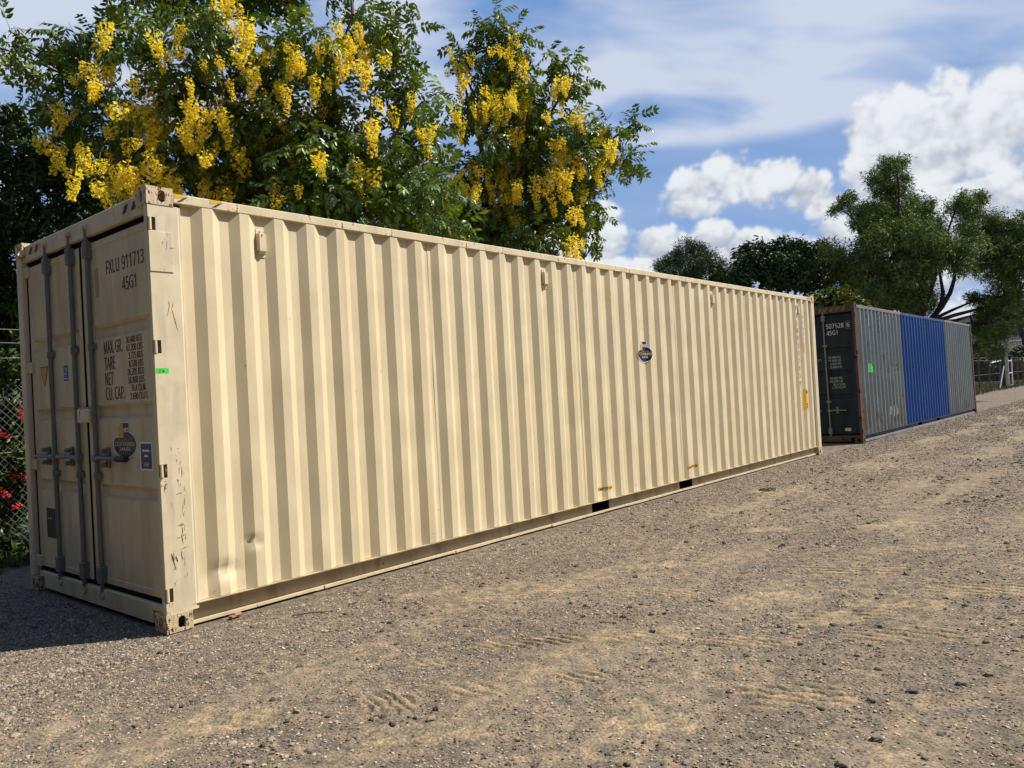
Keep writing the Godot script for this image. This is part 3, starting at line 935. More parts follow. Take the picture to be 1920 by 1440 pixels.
func container(c: Dictionary) -> Node3D:
	var root := thing("shipping_container", c.label, "shipping container", c.at)
	root.basis = c.turn
	var xd := 0.05
	# corners and posts
	for e in [false, true]:
		for tp in [false, true]:
			for s in [true, false]:
				part("corner_casting", casting(e, tp, s), c.cast, root)
	part("corner_post", near_post(c.post, c.hinges), c.post, root)
	part("corner_post", bx(Vector3(0.002, 0.118, -WID + 0.004), Vector3(0.20, HGT - 0.118, -WID + 0.10), 0.006), c.post, root)
	var fp := MB.new()
	fp.box(Vector3(LEN - 0.155, 0.118, -0.10), Vector3(LEN - 0.004, HGT - 0.118, -0.004), 0.008)
	fp.box(Vector3(LEN - 0.175, 0.118, -0.05), Vector3(LEN - 0.155, HGT - 0.118, -0.014), 0.004)
	part("corner_post", fp, c.post, root)
	part("corner_post", bx(Vector3(LEN - 0.155, 0.118, -WID + 0.004), Vector3(LEN - 0.004, HGT - 0.118, -WID + 0.10), 0.006), c.post, root)
	# rails
	for r in c.rails:
		part("top_side_rail", bx(Vector3(r[0], 2.803, -0.062), Vector3(r[1], 2.868, -0.001), 0.005), r[2], root)
	part("top_side_rail", bx(Vector3(0.178, 2.803, -WID + 0.002), Vector3(LEN - 0.178, 2.868, -WID + 0.062), 0.005), c.rail_back, root)
	var web := MB.new()
	var cuts := [0.178]
	for p in c.pockets: cuts.append_array(p)
	cuts.append(LEN - 0.178)
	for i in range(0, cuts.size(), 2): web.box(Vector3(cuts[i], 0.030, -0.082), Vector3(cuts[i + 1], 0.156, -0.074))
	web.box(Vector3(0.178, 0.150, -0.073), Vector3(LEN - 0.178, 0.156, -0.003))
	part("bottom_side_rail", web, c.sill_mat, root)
	var lip := MB.new()
	var seg := 24
	for i in seg:
		var x0 := 0.18 + (LEN - 0.36) * i / seg
		var x1 := 0.18 + (LEN - 0.36) * (i + 1) / seg
		lip.box(Vector3(x0, 0.010 + 0.002 * sin(i * 2.1), -0.0825), Vector3(x1, 0.031 + c.lip_h, -0.046 + 0.003 * sin(i * 1.7)))
	part("rail_lip", lip, c.lip, root)
	for p in c.pockets:
		var f := MB.new()
		f.q(Vector3(p[0], 0.03, -0.5), Vector3(p[1], 0.03, -0.5), Vector3(p[1], 0.156, -0.5), Vector3(p[0], 0.156, -0.5))
		f.q(Vector3(p[0], 0.03, -0.08), Vector3(p[0], 0.03, -0.5), Vector3(p[0], 0.156, -0.5), Vector3(p[0], 0.156, -0.08))
		f.q(Vector3(p[1], 0.03, -0.5), Vector3(p[1], 0.03, -0.08), Vector3(p[1], 0.156, -0.08), Vector3(p[1], 0.156, -0.5))
		f.q(Vector3(p[0], 0.032, -0.08), Vector3(p[1], 0.032, -0.08), Vector3(p[1], 0.032, -0.5), Vector3(p[0], 0.032, -0.5))
		f.q(Vector3(p[0], 0.149, -0.5), Vector3(p[1], 0.149, -0.5), Vector3(p[1], 0.149, -0.08), Vector3(p[0], 0.149, -0.08))
		part("fork_pocket", f, MT.dark, root)
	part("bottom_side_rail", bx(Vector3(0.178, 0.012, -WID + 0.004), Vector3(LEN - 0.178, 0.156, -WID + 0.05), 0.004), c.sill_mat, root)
	part("floor", bx(Vector3(0.10, 0.157, -WID + 0.06), Vector3(LEN - 0.06, 0.19, -0.085), 0.0), MT.dark, root)
	part("roof", bx(Vector3(0.10, 2.83, -WID + 0.064), Vector3(LEN - 0.06, 2.85, -0.064), 0.0), c.roof, root)
	part("end_wall", bx(Vector3(LEN - 0.06, 0.16, -WID + 0.10), Vector3(LEN - 0.03, 2.82, -0.10), 0.0), c.roof, root)
	part("end_header", bx(Vector3(LEN - 0.09, 2.80, -WID + 0.162), Vector3(LEN - 0.02, 2.87, -0.162), 0.004), c.post, root)
	# side sheets
	var at: Array = c.sheets
	for i in at.size() - 1:
		var xa: float = at[i][0]
		var xb: float = at[i + 1][0]
		part("side_panel", panel(xa, xb + (0.012 if i < at.size() - 2 else 0.0), i == 0 or at[i][2], -0.0026 if i % 2 == 1 else 0.0, i, c.dents), at[i][1], root)
	part("side_panel", bx(Vector3(0.19, 0.16, -WID + 0.012), Vector3(LEN - 0.15, 2.80, -WID + 0.04), 0.0), c.roof, root)
	# door end
	var hd := MB.new()
	hd.box(Vector3(0.022, 2.735, -WID + 0.10), Vector3(0.10, 2.868, -0.05), 0.006)
	part("door_header", hd, c.header, root)
	var sl := MB.new()
	sl.box(Vector3(0.024, 0.030, -WID + 0.26), Vector3(0.10, 0.162, -0.245), 0.005)
	sl.box(Vector3(0.024, 0.118, -WID + 0.162), Vector3(0.10, 0.162, -WID + 0.26), 0.003)
	sl.box(Vector3(0.024, 0.118, -0.245), Vector3(0.10, 0.162, -0.055), 0.003)
	part("door_sill", sl, c.header, root)
	var gk := MB.new()
	gk.box(Vector3(xd + 0.006, 2.690, -WID + 0.10), Vector3(xd + 0.04, 2.735, -0.052))
	gk.box(Vector3(xd + 0.004, 0.162, -WID + 0.10), Vector3(xd + 0.04, 0.200, -0.052))
	gk.box(Vector3(xd - 0.004, 0.200, -1.2275), Vector3(xd + 0.04, 2.690, -1.1865))
	gk.box(Vector3(xd - 0.004, 0.200, -WID + 0.1005), Vector3(xd + 0.04, 2.690, -WID + 0.1345))
	part("door_gasket", gk, MT.rubber, root)
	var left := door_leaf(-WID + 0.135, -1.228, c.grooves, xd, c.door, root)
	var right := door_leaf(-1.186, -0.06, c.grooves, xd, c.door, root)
	for z in c.rods:
		lock_rod(z, 0.026, c.rod, right if z > -1.2 else left, c.guides, 2.70, c.keeper)
	for y in c.hinges:
		var h := MB.new()
		h.tube(PackedVector3Array([Vector3(0.018, y - 0.041, -0.010), Vector3(0.018, y + 0.041, -0.010)]), [0.0125], 10)
		h.box(Vector3(0.012, y - 0.036, -0.07), Vector3(0.026, y + 0.036, -0.015), 0.003)
		part("hinge", h, c.hinge, right)
		var g := MB.new()
		g.box(Vector3(0.020, y - 0.045, -WID + 0.02), Vector3(0.046, y + 0.045, -WID + 0.19), 0.006)
		g.tube(PackedVector3Array([Vector3(0.018, y - 0.045, -WID + 0.02), Vector3(0.018, y + 0.045, -WID + 0.02)]), [0.014], 10)
		part("hinge", g, c.hinge, left)
	root.set_meta("_l", left); root.set_meta("_r", right)
	return root

func side_warp(p: Vector3) -> Vector3:
	return Vector3(p.x, p.y, p.z + prof(p.x))

func vent(xc: float, y0: float, y1: float, mt: Material, root: Node3D) -> void:
	var m := MB.new()
	m.box(Vector3(xc - 0.036, y0, -0.040), Vector3(xc + 0.036, y1, -0.034), 0.003)
	var lo := y0 + 0.045
	var hi := y1 - 0.03
	var d := -0.034 + 0.034
	# hooded box: bevelled, open below
	m.q(Vector3(xc - 0.026, lo, d), Vector3(xc + 0.026, lo, d), Vector3(xc + 0.026, hi - 0.01, d), Vector3(xc - 0.026, hi - 0.01, d))
	m.q(Vector3(xc - 0.034, lo, -0.034), Vector3(xc - 0.026, lo, d), Vector3(xc - 0.026, hi - 0.01, d), Vector3(xc - 0.034, hi, -0.034))
	m.q(Vector3(xc + 0.026, lo, d), Vector3(xc + 0.034, lo, -0.034), Vector3(xc + 0.034, hi, -0.034), Vector3(xc + 0.026, hi - 0.01, d))
	m.q(Vector3(xc - 0.026, hi - 0.01, d), Vector3(xc + 0.026, hi - 0.01, d), Vector3(xc + 0.034, hi, -0.034), Vector3(xc - 0.034, hi, -0.034))
	m.q(Vector3(xc - 0.034, lo - 0.02, -0.034), Vector3(xc + 0.034, lo - 0.02, -0.034), Vector3(xc + 0.026, lo, d), Vector3(xc - 0.026, lo, d))
	m.tube(PackedVector3Array([Vector3(xc, y1 - 0.014, -0.034), Vector3(xc, y1 - 0.014, -0.028)]), [0.008], 8)
	part("vent", m, mt, root)

func scuffs(root: Node3D, sd: int, n: int, mt: Material, called: String, x0: float, x1: float, y0: float, y1: float, long: float, wide: float, z: float, warp = null) -> void:
	# scraped bare patches on the flat steel of a post or rail: thin ragged flakes
	rng.seed = sd
	var m := MB.new()
	for k in n:
		var c := Vector3(rng.randf_range(x0, x1), rng.randf_range(y0, y1), z)
		var l := long * pow(rng.randf(), 2.0) + 0.004
		var w := wide * rng.randf() + 0.0012
		var an := rng.randf_range(-0.25, 0.25) if rng.randf() < 0.86 or called == "rust_stain" else rng.randf_range(0.8, 1.5)
		var up := Vector3(sin(an), cos(an), 0)
		var rt := Vector3(cos(an), -sin(an), 0)
		var prev := []
		var segs := 4
		for i in segs + 1:
			var f := float(i) / segs
			var ww := w * (sin(PI * f) * 0.7 + 0.15) * rng.randf_range(0.5, 1.3)
			var p := c + up * (f - 0.5) * l + rt * rng.randf_range(-0.3, 0.3) * w
			var now := [p - rt * ww, p + rt * ww]
			if prev: m.q(prev[0], prev[1], now[1], now[0])
			prev = now
	if warp != null: m.warp(warp)
	part(called, m, mt, root).set_meta("kind", "stuff")

func make_cream_container() -> void:
	var sheets := [[0.240, MT.cream, true]]
	for k in range(4, 41, 4): sheets.append([R0 + k * PITCH, MT.cream if k % 8 == 0 else MT.cream_b, false])
	sheets.append([12.022, MT.cream, false])
	var c := {"label": "long cream corrugated container with grey lock rods, nearest the camera", "at": Vector3.ZERO, "turn": Basis(), "cast": MT.cream_cast, "post": MT.cream_post, "hinges": [0.243, 1.045, 1.850, 2.650], "rails": [[0.178, LEN - 0.178, MT.cream_rail]], "rail_back": MT.cream_rail,
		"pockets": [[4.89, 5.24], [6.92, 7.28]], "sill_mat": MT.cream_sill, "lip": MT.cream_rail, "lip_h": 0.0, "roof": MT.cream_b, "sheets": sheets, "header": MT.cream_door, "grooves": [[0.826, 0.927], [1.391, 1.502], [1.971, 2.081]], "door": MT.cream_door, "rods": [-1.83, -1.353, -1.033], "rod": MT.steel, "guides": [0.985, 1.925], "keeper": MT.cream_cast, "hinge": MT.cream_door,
		"dents": [[0.437, 0.315, 0.085, 0.050, 0.030, 0.012], [0.33, 0.27, 0.05, 0.06, 0.010, 0.0], [0.66, 0.475, 0.055, 0.022, 0.020, 0.006], [1.60, 2.05, 0.05, 0.05, 0.006, 0.0], [1.90, 2.25, 0.05, 0.05, 0.006, 0.0], [5.23, 0.52, 0.04, 0.03, 0.010, 0.0], [10.2, 1.0, 0.06, 0.05, 0.008, 0.0]]}
	var root := container(c)
	var left: Node3D = root.get_meta("_l")
	var right: Node3D = root.get_meta("_r")
	var Z := Vector3.BACK
	var O := Vector3.LEFT
	var xf := 0.0492
	# lettering on the right door
	lettering("FXLU 911713", MT.text, right, Vector3(xf, 2.423, -0.772), Z, O, 0.590, 0.097)
	lettering("45G1", MT.text, right, Vector3(xf, 2.278, -0.526), Z, O, 0.214, 0.094)
	for l in [["MAX. GR.", 1.861, 0.300], ["TARE", 1.748, 0.172], ["NET", 1.637, 0.135], ["CU. CAP.", 1.530, 0.309]]:
		lettering(l[0], MT.text, right, Vector3(xf, l[1], -0.872), Z, O, l[2], 0.091)
	var k := 0
	for l in [["30.480 KGS", -0.490, 0.243], ["67.200 LBS", -0.488, 0.243], ["3.775 KGS", -0.462, 0.218], ["8.320 LBS", -0.460, 0.216], ["26.705 KGS", -0.486, 0.243], ["58.800 LBS", -0.484, 0.243], ["76.4 CU.M.", -0.440, 0.222], ["2.690 CU.FT.", -0.463, 0.272]]:
		lettering(l[0], MT.text, right, Vector3(xf, 1.912 - 0.0556 * k, l[1] - 0.018), Z, O, l[2], 0.046)
		k += 1
	logo(right, Vector3(xf, 1.124, -0.600), Z, O, 0.355, 0.240, null, 12)
	part("sticker", bx(Vector3(0.0478, 1.040, -0.373), Vector3(0.0496, 1.232, -0.187), 0.0), MT.white, right)
	part("sticker_field", bx(Vector3(0.0468, 1.052, -0.357), Vector3(0.0478, 1.220, -0.203), 0.0), MT.blue_st, right)
	for bar in [[1.166, -0.333, 0.028], [1.166, -0.300, 0.022], [1.166, -0.273, 0.038], [1.130, -0.308, 0.024], [1.130, -0.280, 0.026]]:
		part("sticker_print", bx(Vector3(0.0462, bar[0], bar[1]), Vector3(0.0467, bar[0] + 0.015, bar[1] + bar[2]), 0.0), MT.white, right)
	part("sticker_print", bx(Vector3(0.0460, 1.068, -0.315), Vector3(0.0467, 1.094, -0.245), 0.0), MT.faded, right)
	# left door: warning triangle, blue plate, dark panel, tank plate
	var tri := MB.new()
	tri.t(Vector3(0.0486, 1.845, -2.135), Vector3(0.0486, 1.672, -2.046), Vector3(0.0486, 1.845, -1.957))
	part("warning_sticker", tri, MT.black, left)
	var tri2 := MB.new()
	tri2.t(Vector3(0.0478, 1.838, -2.121), Vector3(0.0478, 1.690, -2.046), Vector3(0.0478, 1.838, -1.971))
	part("warning_sticker", tri2, MT.gold, left)
	part("sticker", bx(Vector3(0.0480, 1.702, -1.638), Vector3(0.0492, 1.836, -1.540), 0.0), MT.white, left)
	part("sticker_field", bx(Vector3(0.0470, 1.706, -1.633), Vector3(0.0480, 1.832, -1.545), 0.0), MT.blue2, left)
	lettering("2", MT.white, left, Vector3(0.0466, 1.755, -1.607), Z, O, 0.034, 0.052)
	part("sticker_print", bx(Vector3(0.0464, 1.722, -1.620), Vector3(0.0469, 1.728, -1.56), 0.0), MT.white, left)
	part("data_plate", bx(Vector3(0.0478, 0.448, -2.14), Vector3(0.0496, 0.690, -1.93), 0.0), MT.black, left)
	for z in [-2.10, -2.05]: part("rivet", bx(Vector3(0.0464, 0.600, z - 0.005), Vector3(0.0478, 0.612, z + 0.005), 0.0), MT.white, left)
	part("tank_plate", bx(Vector3(0.045, 2.285, -0.965), Vector3(0.0496, 2.490, -0.915), 0.002), mat(lin(0.40, 0.32, 0.16), 0.5), right)
	# lock box over the gap
	var lb := MB.new()
	lb.box(Vector3(0.004, 1.375, -1.300), Vector3(0.046, 1.480, -1.085), 0.008)
	part("lock_box", lb, MT.cream_rail, right)
	part("lock_box_slot", bx(Vector3(0.006, 1.481, -1.275), Vector3(0.046, 1.492, -1.150), 0.002), MT.cream_cast, right)
	door_handle(-1.033, -0.520, 1.118, 0.022, MT.steel, right, true)
	door_handle(-1.353, -1.760, 1.118, 0.022, MT.steel, left, false)
	door_handle(-1.83, -2.24, 1.118, 0.022, MT.steel, left, false)
	# black and yellow height marks on the header and the top rail
	for z in [-0.405, -0.275, -WID + 0.25, -WID + 0.38]:
		var hm := MB.new()
		hm.q(Vector3(0.0205, 2.782, z), Vector3(0.0205, 2.782, z + 0.055), Vector3(0.0205, 2.838, z + 0.095), Vector3(0.0205, 2.838, z + 0.04))
		part("height_mark", hm, MT.black, root)
		if z < -1.0:
			var hy := MB.new()
			hy.q(Vector3(0.0205, 2.782, z + 0.056), Vector3(0.0205, 2.782, z + 0.10), Vector3(0.0205, 2.838, z + 0.14), Vector3(0.0205, 2.838, z + 0.096))
			part("height_mark", hy, MT.gold, root)
	for x in [0.19, 0.44, LEN - 0.36, LEN - 0.27]:
		var a := MB.new()
		a.q(Vector3(x, 2.838, 0.0004), Vector3(x + 0.075, 2.850, 0.0004), Vector3(x + 0.085, 2.8665, 0.0004), Vector3(x - 0.004, 2.8665, 0.0004))
		part("height_mark", a, MT.yellow, root)
		var b := MB.new()
		b.q(Vector3(x + 0.01, 2.815, 0.0006), Vector3(x + 0.04, 2.818, 0.0006), Vector3(x + 0.095, 2.858, 0.0006), Vector3(x + 0.06, 2.846, 0.0006))
		part("height_mark", b, MT.black, root)
	# near post: lapped plate, green tape, scrapes and rust
	part("post_plate", bx(Vector3(0.004, 2.340, -0.003), Vector3(0.160, 2.602, 0.0015), 0.001), MT.cream_post, root)
	part("tape", bx(Vector3(0.010, 1.677, -0.004), Vector3(0.094, 1.711, -0.0030), 0.0), MT.green, root)
	lettering("2 s", MT.text, root, Vector3(0.030, 1.684, -0.0028), Vector3.RIGHT, Vector3.BACK, 0.034, 0.018)
	scuffs(root, 5, 46, MT.scuff, "scrape", 0.115, 0.165, 0.30, 1.25, 0.07, 0.0022, -0.0028)
	scuffs(root, 6, 12, MT.scuff, "scrape", 0.04, 0.09, 0.30, 1.2, 0.04, 0.0016, -0.0028)
	scuffs(root, 7, 12, MT.scuff, "scrape", 0.09, 0.16, 2.35, 2.6, 0.05, 0.0018, 0.0022)
	scuffs(root, 8, 7, MT.rust, "scrape", 0.065, 0.09, 0.40, 0.52, 0.12, 0.005, -0.0027)
	scuffs(root, 9, 10, MT.rust_pale, "rust_stain", 0.10, 0.158, 2.0, 2.33, 0.20, 0.0022, -0.0026)
	scuffs(root, 12, 10, MT.rust_pale, "rust_stain", 0.012, 0.055, 0.10, 0.20, 0.06, 0.006, -0.0026)
	scuffs(root, 13, 9, MT.rust_pale, "rust_stain", 0.010, 0.050, 0.93, 1.0, 0.06, 0.006, -0.0026)
	scuffs(root, 14, 40, MT.rust, "scrape", 0.25, 11.6, 2.806, 2.862, 0.016, 0.006, 0.0003)
	var on_side := func(p: Vector3) -> Vector3: return side_warp(p)
	scuffs(root, 15, 46, MT.scuff, "scrape", 0.26, 11.8, 0.17, 0.75, 0.025, 0.0035, 0.0011, on_side)
	scuffs(root, 16, 36, MT.rust_pale, "rust_stain", 0.26, 11.8, 0.17, 2.3, 0.06, 0.0022, 0.0011, on_side)
	# vents in the second recess and so on
	for r in [2, 14, 28, 40]: vent(R0 + r * PITCH, 2.508, 2.715, MT.cream_rail, root)
	# markings on the side
	var wp := func(p: Vector3) -> Vector3: return side_warp(p)
	logo(root, Vector3(6.118, 1.722, 0.0), Vector3.RIGHT, Vector3.BACK, 0.335, 0.255, wp, 48)
	var X := Vector3.RIGHT
	for l in [["EMPTY", 4.975, 0.262], ["", 7.055, 0.285]]:
		part("decal", sheet(Vector3(l[1], l[2], 0), X, Z, func(v): return Vector2(0.0, 0.285), 0.0, 0.040, 2, 40, 0.0012, wp), MT.yellow, root)
		if l[0]: lettering(l[0], MT.text, root, Vector3(l[1] + 0.01, l[2] + 0.006, 0.0014), X, Z, 0.15, 0.028, "lettering", wp, true)
		for bar in ([0.18, 0.215, 0.245] if l[0] else [0.02, 0.06, 0.09, 0.13, 0.17, 0.21, 0.25]):
			part("decal_print", sheet(Vector3(l[1] + bar, l[2] + 0.007, 0), X, Z, func(v): return Vector2(0.0, 0.020), 0.0, 0.026, 1, 3, 0.0022, wp), MT.text, root)
	part("decal", sheet(Vector3(11.455, 0.850, 0), X, Z, func(v): return Vector2(0.0, 0.160), 0.0, 0.36, 4, 24, 0.0012, wp), MT.yellow, root)
	lettering("CAUTION", MT.text, root, Vector3(11.54, 1.135, 0.0014), X, Z, 0.088, 0.05, "lettering", wp, true)
	for bar in [[11.545, 0.885, 0.022], [11.575, 0.885, 0.030], [11.55, 0.93, 0.05]]:
		part("decal_print", sheet(Vector3(bar[0], bar[1], 0), X, Z, func(v): return Vector2(0.0, bar[2]), 0.0, 0.028, 1, 3, 0.0022, wp), MT.text, root)
	part("decal", sheet(Vector3(11.545, 1.86, 0), X, Z, func(v): return Vector2(0.0, 0.06), 0.0, 0.165, 3, 8, 0.0012, wp), MT.gold, root)
	k = 0
	for ch in "FXLU9117139":
		lettering(ch, MT.faded, root, Vector3(11.27, 2.60 - 0.132 * k, 0.0014), X, Z, 0.05, 0.085, "lettering", wp)
		if k < 6: lettering(["4", "5", "G", "1", "7", "3"][k], MT.faded, root, Vector3(11.555, 2.46 - 0.10 * k, 0.0014), X, Z, 0.04, 0.07, "lettering", wp)
		k += 1
	root.remove_meta("_l"); root.remove_meta("_r")

func make_dark_container() -> void:
	var sheets := [[0.225, MT.teal_grey, false]]
	for k in [4, 8, 12, 16, 20, 24, 29, 33, 37]:
		var m: Material = MT.teal_grey if k < 12 else (MT.blue if k < 29 else MT.teal_grey_b)
		sheets.append([R0 + k * PITCH, m, false])
	sheets.append([12.022, MT.teal_grey_b, false])
	var xb0: float = R0 + 12 * PITCH
	var xb1: float = R0 + 29 * PITCH
	var turn := Basis(Vector3.UP, 0.0016) * Basis(Vector3.BACK, -0.0032) * Basis(Vector3.RIGHT, -0.0132)
	var c := {"label": "dark container with brown frame, grey side and wide blue repainted band", "at": Vector3(14.4586, 0.004, 0.0569), "turn": turn, "cast": MT.brown, "post": MT.brown, "hinges": [0.243, 1.07, 1.87, 2.65], "rails": [[0.178, xb0, MT.grey_rail], [xb0, xb1, MT.blue], [xb1, LEN - 0.178, MT.grey_rail]], "rail_back": MT.brown,
		"pockets": [[4.9, 5.25], [6.9, 7.25]], "sill_mat": MT.dark_rail, "lip": MT.lip, "lip_h": 0.030, "roof": MT.brown, "sheets": sheets, "header": MT.brown, "grooves": [[0.93, 1.035], [1.44, 1.53], [1.91, 2.01]], "door": MT.door_dark, "rods": [-1.75, -1.35, -1.03, -0.645], "rod": MT.rod_grey, "guides": [0.88, 2.06], "keeper": MT.rod_grey, "hinge": MT.door_dark,
		"dents": [[2.3, 0.6, 0.3, 0.2, 0.006, 0.0], [3.0, 1.5, 0.4, 0.2, 0.005, 0.0], [1.2, 0.9, 0.3, 0.3, 0.006, 0.0], [4.2, 0.7, 0.3, 0.2, 0.008, 0.0], [9.2, 0.8, 0.3, 0.3, 0.006, 0.0]]}
	var root := container(c)
	var right: Node3D = root.get_meta("_r")
	var Z := Vector3.BACK
	var O := Vector3.LEFT
	var xf := 0.0492
	var wt := mat(lin(0.55, 0.56, 0.55), 0.6)
	lettering("507528", wt, right, Vector3(xf, 2.412, -0.600), Z, O, 0.355, 0.100)
	lettering("6", wt, right, Vector3(xf, 2.412, -0.178), Z, O, 0.052, 0.100)
	var fr := MB.new()
	for s in [[-0.20, -0.105, 2.535, 2.541], [-0.20, -0.105, 2.384, 2.390], [-0.20, -0.194, 2.390, 2.535], [-0.111, -0.105, 2.390, 2.535]]: fr.box(Vector3(0.0484, s[2], s[0]), Vector3(0.0496, s[3], s[1]))
	part("lettering", fr, mat(lin(0.2, 0.21, 0.21), 0.6), right)
	lettering("45G1", wt, right, Vector3(xf, 2.272, -0.600), Z, O, 0.225, 0.096)
	lettering("GROSS", mat(lin(0.3, 0.31, 0.31), 0.6), right, Vector3(xf, 1.745, -0.91), Z, O, 0.17, 0.046)
	var k := 0
	var soft := mat(lin(0.38, 0.40, 0.40), 0.6)
	for l in [["32.500 KG", 1.784, -0.600, 0.25], ["71.650 LB", 1.715, -0.598, 0.25], ["3.900 KG", 1.646, -0.570, 0.225], ["8.600 LB", 1.578, -0.568, 0.225], ["28.600 KG", 1.345, -0.594, 0.25], ["63.050 LB", 1.279, -0.592, 0.25], ["76.4 CU.M.", 1.213, -0.54, 0.25], ["2.700 CU.FT", 1.148, -0.562, 0.28]]:
		lettering(l[0], soft, right, Vector3(xf, l[1], l[2]), Z, O, l[3], 0.046)
	door_handle(-0.645, -0.285, 0.695, 0.022, MT.rod_grey, right, false)
	door_handle(-1.03, -0.80, 0.695, 0.022, MT.rod_grey, right, false)
	part("plate", bx(Vector3(0.044, 0.255, -0.355), Vector3(0.0498, 0.318, -0.235), 0.002), mat(lin(0.48, 0.45, 0.34), 0.5), right)
	for z in range(5):
		var hm := MB.new()
		var zz := -0.75 + z * 0.12
		hm.q(Vector3(0.0205, 2.765, zz), Vector3(0.0205, 2.765, zz + 0.05), Vector3(0.0205, 2.845, zz + 0.10), Vector3(0.0205, 2.845, zz + 0.05))
		part("height_mark", hm, mat(lin(0.16, 0.11, 0.05), 0.7), root)
	# green tape flag, rust blooms and bare patches on the side
	var wp := func(p: Vector3) -> Vector3: return side_warp(p)
	part("tape", sheet(Vector3(0.78, 1.45, 0), Vector3.RIGHT, Z, func(v): return Vector2(0.06 - 0.05 * sin(v * 20.0), 0.20 + 0.05 * sin(v * 23.0)), 0.0, 0.19, 8, 24, 0.004, wp), MT.green, root)
	var ragged := func(w: float, f: float, s: float): return func(v): return Vector2(-w * (0.6 + 0.4 * sin(v * f + s)), w * (0.6 + 0.4 * sin(v * f * 1.3 + s * 2.0)))
	var rs := paint(95, lin(0.10, 0.085, 0.075), lin(0.06, 0.05, 0.045), 0.7, 0.8, 1.5, 0.8)
	for b in [[2.75, 1.44, 0.62, 0.24, 9.0], [0.50, 0.25, 0.22, 0.65, 7.0], [2.6, 0.25, 0.55, 0.42, 11.0], [3.15, 0.2, 0.3, 0.5, 8.0], [1.35, 0.22, 0.35, 0.40, 13.0], [10.8, 0.2, 0.5, 0.3, 9.0]]:
		for j in 3:
			part("rust_stain", sheet(Vector3(b[0] + (j - 1) * b[2] * 0.6, b[1] + 0.03 * j, 0), Vector3.RIGHT, Z, ragged.call(b[2] * 0.28, b[4] + j * 5.0, j * 1.7 + b[0]), 0.0, b[3] * (1.0 - 0.2 * j), 12, 24, 0.0010 + 0.0006 * j, wp), rs, root)
	for b in [[2.28, 0.46, 0.022, 0.20], [2.56, 0.42, 0.018, 0.24], [2.84, 0.44, 0.02, 0.16]]:
		part("bare_patch", sheet(Vector3(b[0], b[1], 0), Vector3.RIGHT, Z, ragged.call(b[2], 17.0, b[0]), 0.0, b[3], 10, 8, 0.0034, wp), mat(lin(0.5, 0.52, 0.54), 0.5), root)
	part("side_latch", bx(Vector3(1.26, 1.36, -0.003), Vector3(1.46, 1.375, 0.010), 0.002), MT.brown, root)
	root.remove_meta("_l"); root.remove_meta("_r")

# ---------------------------------------------------------------- plants
func leaflet(mb: MB, base: Vector3, dir: Vector3, side: Vector3, l: float, w: float, fold: float, droop: float) -> void:
	var up := side.cross(dir).normalized()
	var m := base + dir * l * 0.5 - up * droop * l * 0.3
	var tip := base + dir * l - up * droop * l
	var a := base + dir * l * 0.35 + side * w * 0.5 + up * fold * w - up * droop * l * 0.15
	var b := base + dir * l * 0.70 + side * w * 0.36 + up * fold * w * 0.8 - up * droop * l * 0.5
	var c := base + dir * l * 0.35 - side * w * 0.5 + up * fold * w - up * droop * l * 0.15
	var d := base + dir * l * 0.70 - side * w * 0.36 + up * fold * w * 0.8 - up * droop * l * 0.5
	mb.q(base, m, b, a)
	mb.t(m, tip, b)
	mb.q(base, c, d, m)
	mb.t(m, d, tip)

func pinnate(sd: int, pairs: int, length: float, ll: float, lw: float) -> ArrayMesh:
	rng.seed = sd
	var mb := MB.new()
	var pts := PackedVector3Array()
	for i in 5: pts.append(Vector3(length * i / 4.0, -0.10 * length * pow(i / 4.0, 2.0), 0))
	mb.tube(pts, [0.003, 0.002], 3, false)
	for i in pairs:
		var f := (i + 1.0) / pairs
		var p := Vector3(length * f, -0.10 * length * f * f, 0)
		for s in [-1.0, 1.0]:
			var an: float = s * rng.randf_range(0.75, 1.25)
			var d := Vector3(cos(an), rng.randf_range(-0.75, -0.05), sin(an)).normalized()
			var side := d.cross(Vector3(rng.randf_range(-0.4, 0.4), 1, rng.randf_range(-0.4, 0.4))).normalized()
			leaflet(mb, p, d, side, ll * rng.randf_range(0.8, 1.15), lw * rng.randf_range(0.85, 1.1), 0.10, rng.randf_range(0.05, 0.35))
	leaflet(mb, pts[4], Vector3(0.9, -0.45, 0.1).normalized(), Vector3(0, 0, 1), ll, lw, 0.1, 0.2)
	return mb.done()

func rosette(sd: int, n: int, ll: float, lw: float, spread: float, down: float) -> ArrayMesh:
	rng.seed = sd
	var mb := MB.new()
	for i in n:
		var an := rng.randf() * TAU
		var d := Vector3(cos(an), rng.randf_range(-down, 0.5), sin(an)).normalized()
		var base := Vector3(rng.randf_range(-1, 1), rng.randf_range(-1, 1), rng.randf_range(-1, 1)) * spread
		var side := d.cross(Vector3(rng.randf_range(-0.7, 0.7), 1, rng.randf_range(-0.7, 0.7))).normalized()
		leaflet(mb, base, d, side, ll * rng.randf_range(0.7, 1.2), lw * rng.randf_range(0.8, 1.2), 0.12, rng.randf_range(0.0, 0.4))
	return mb.done()

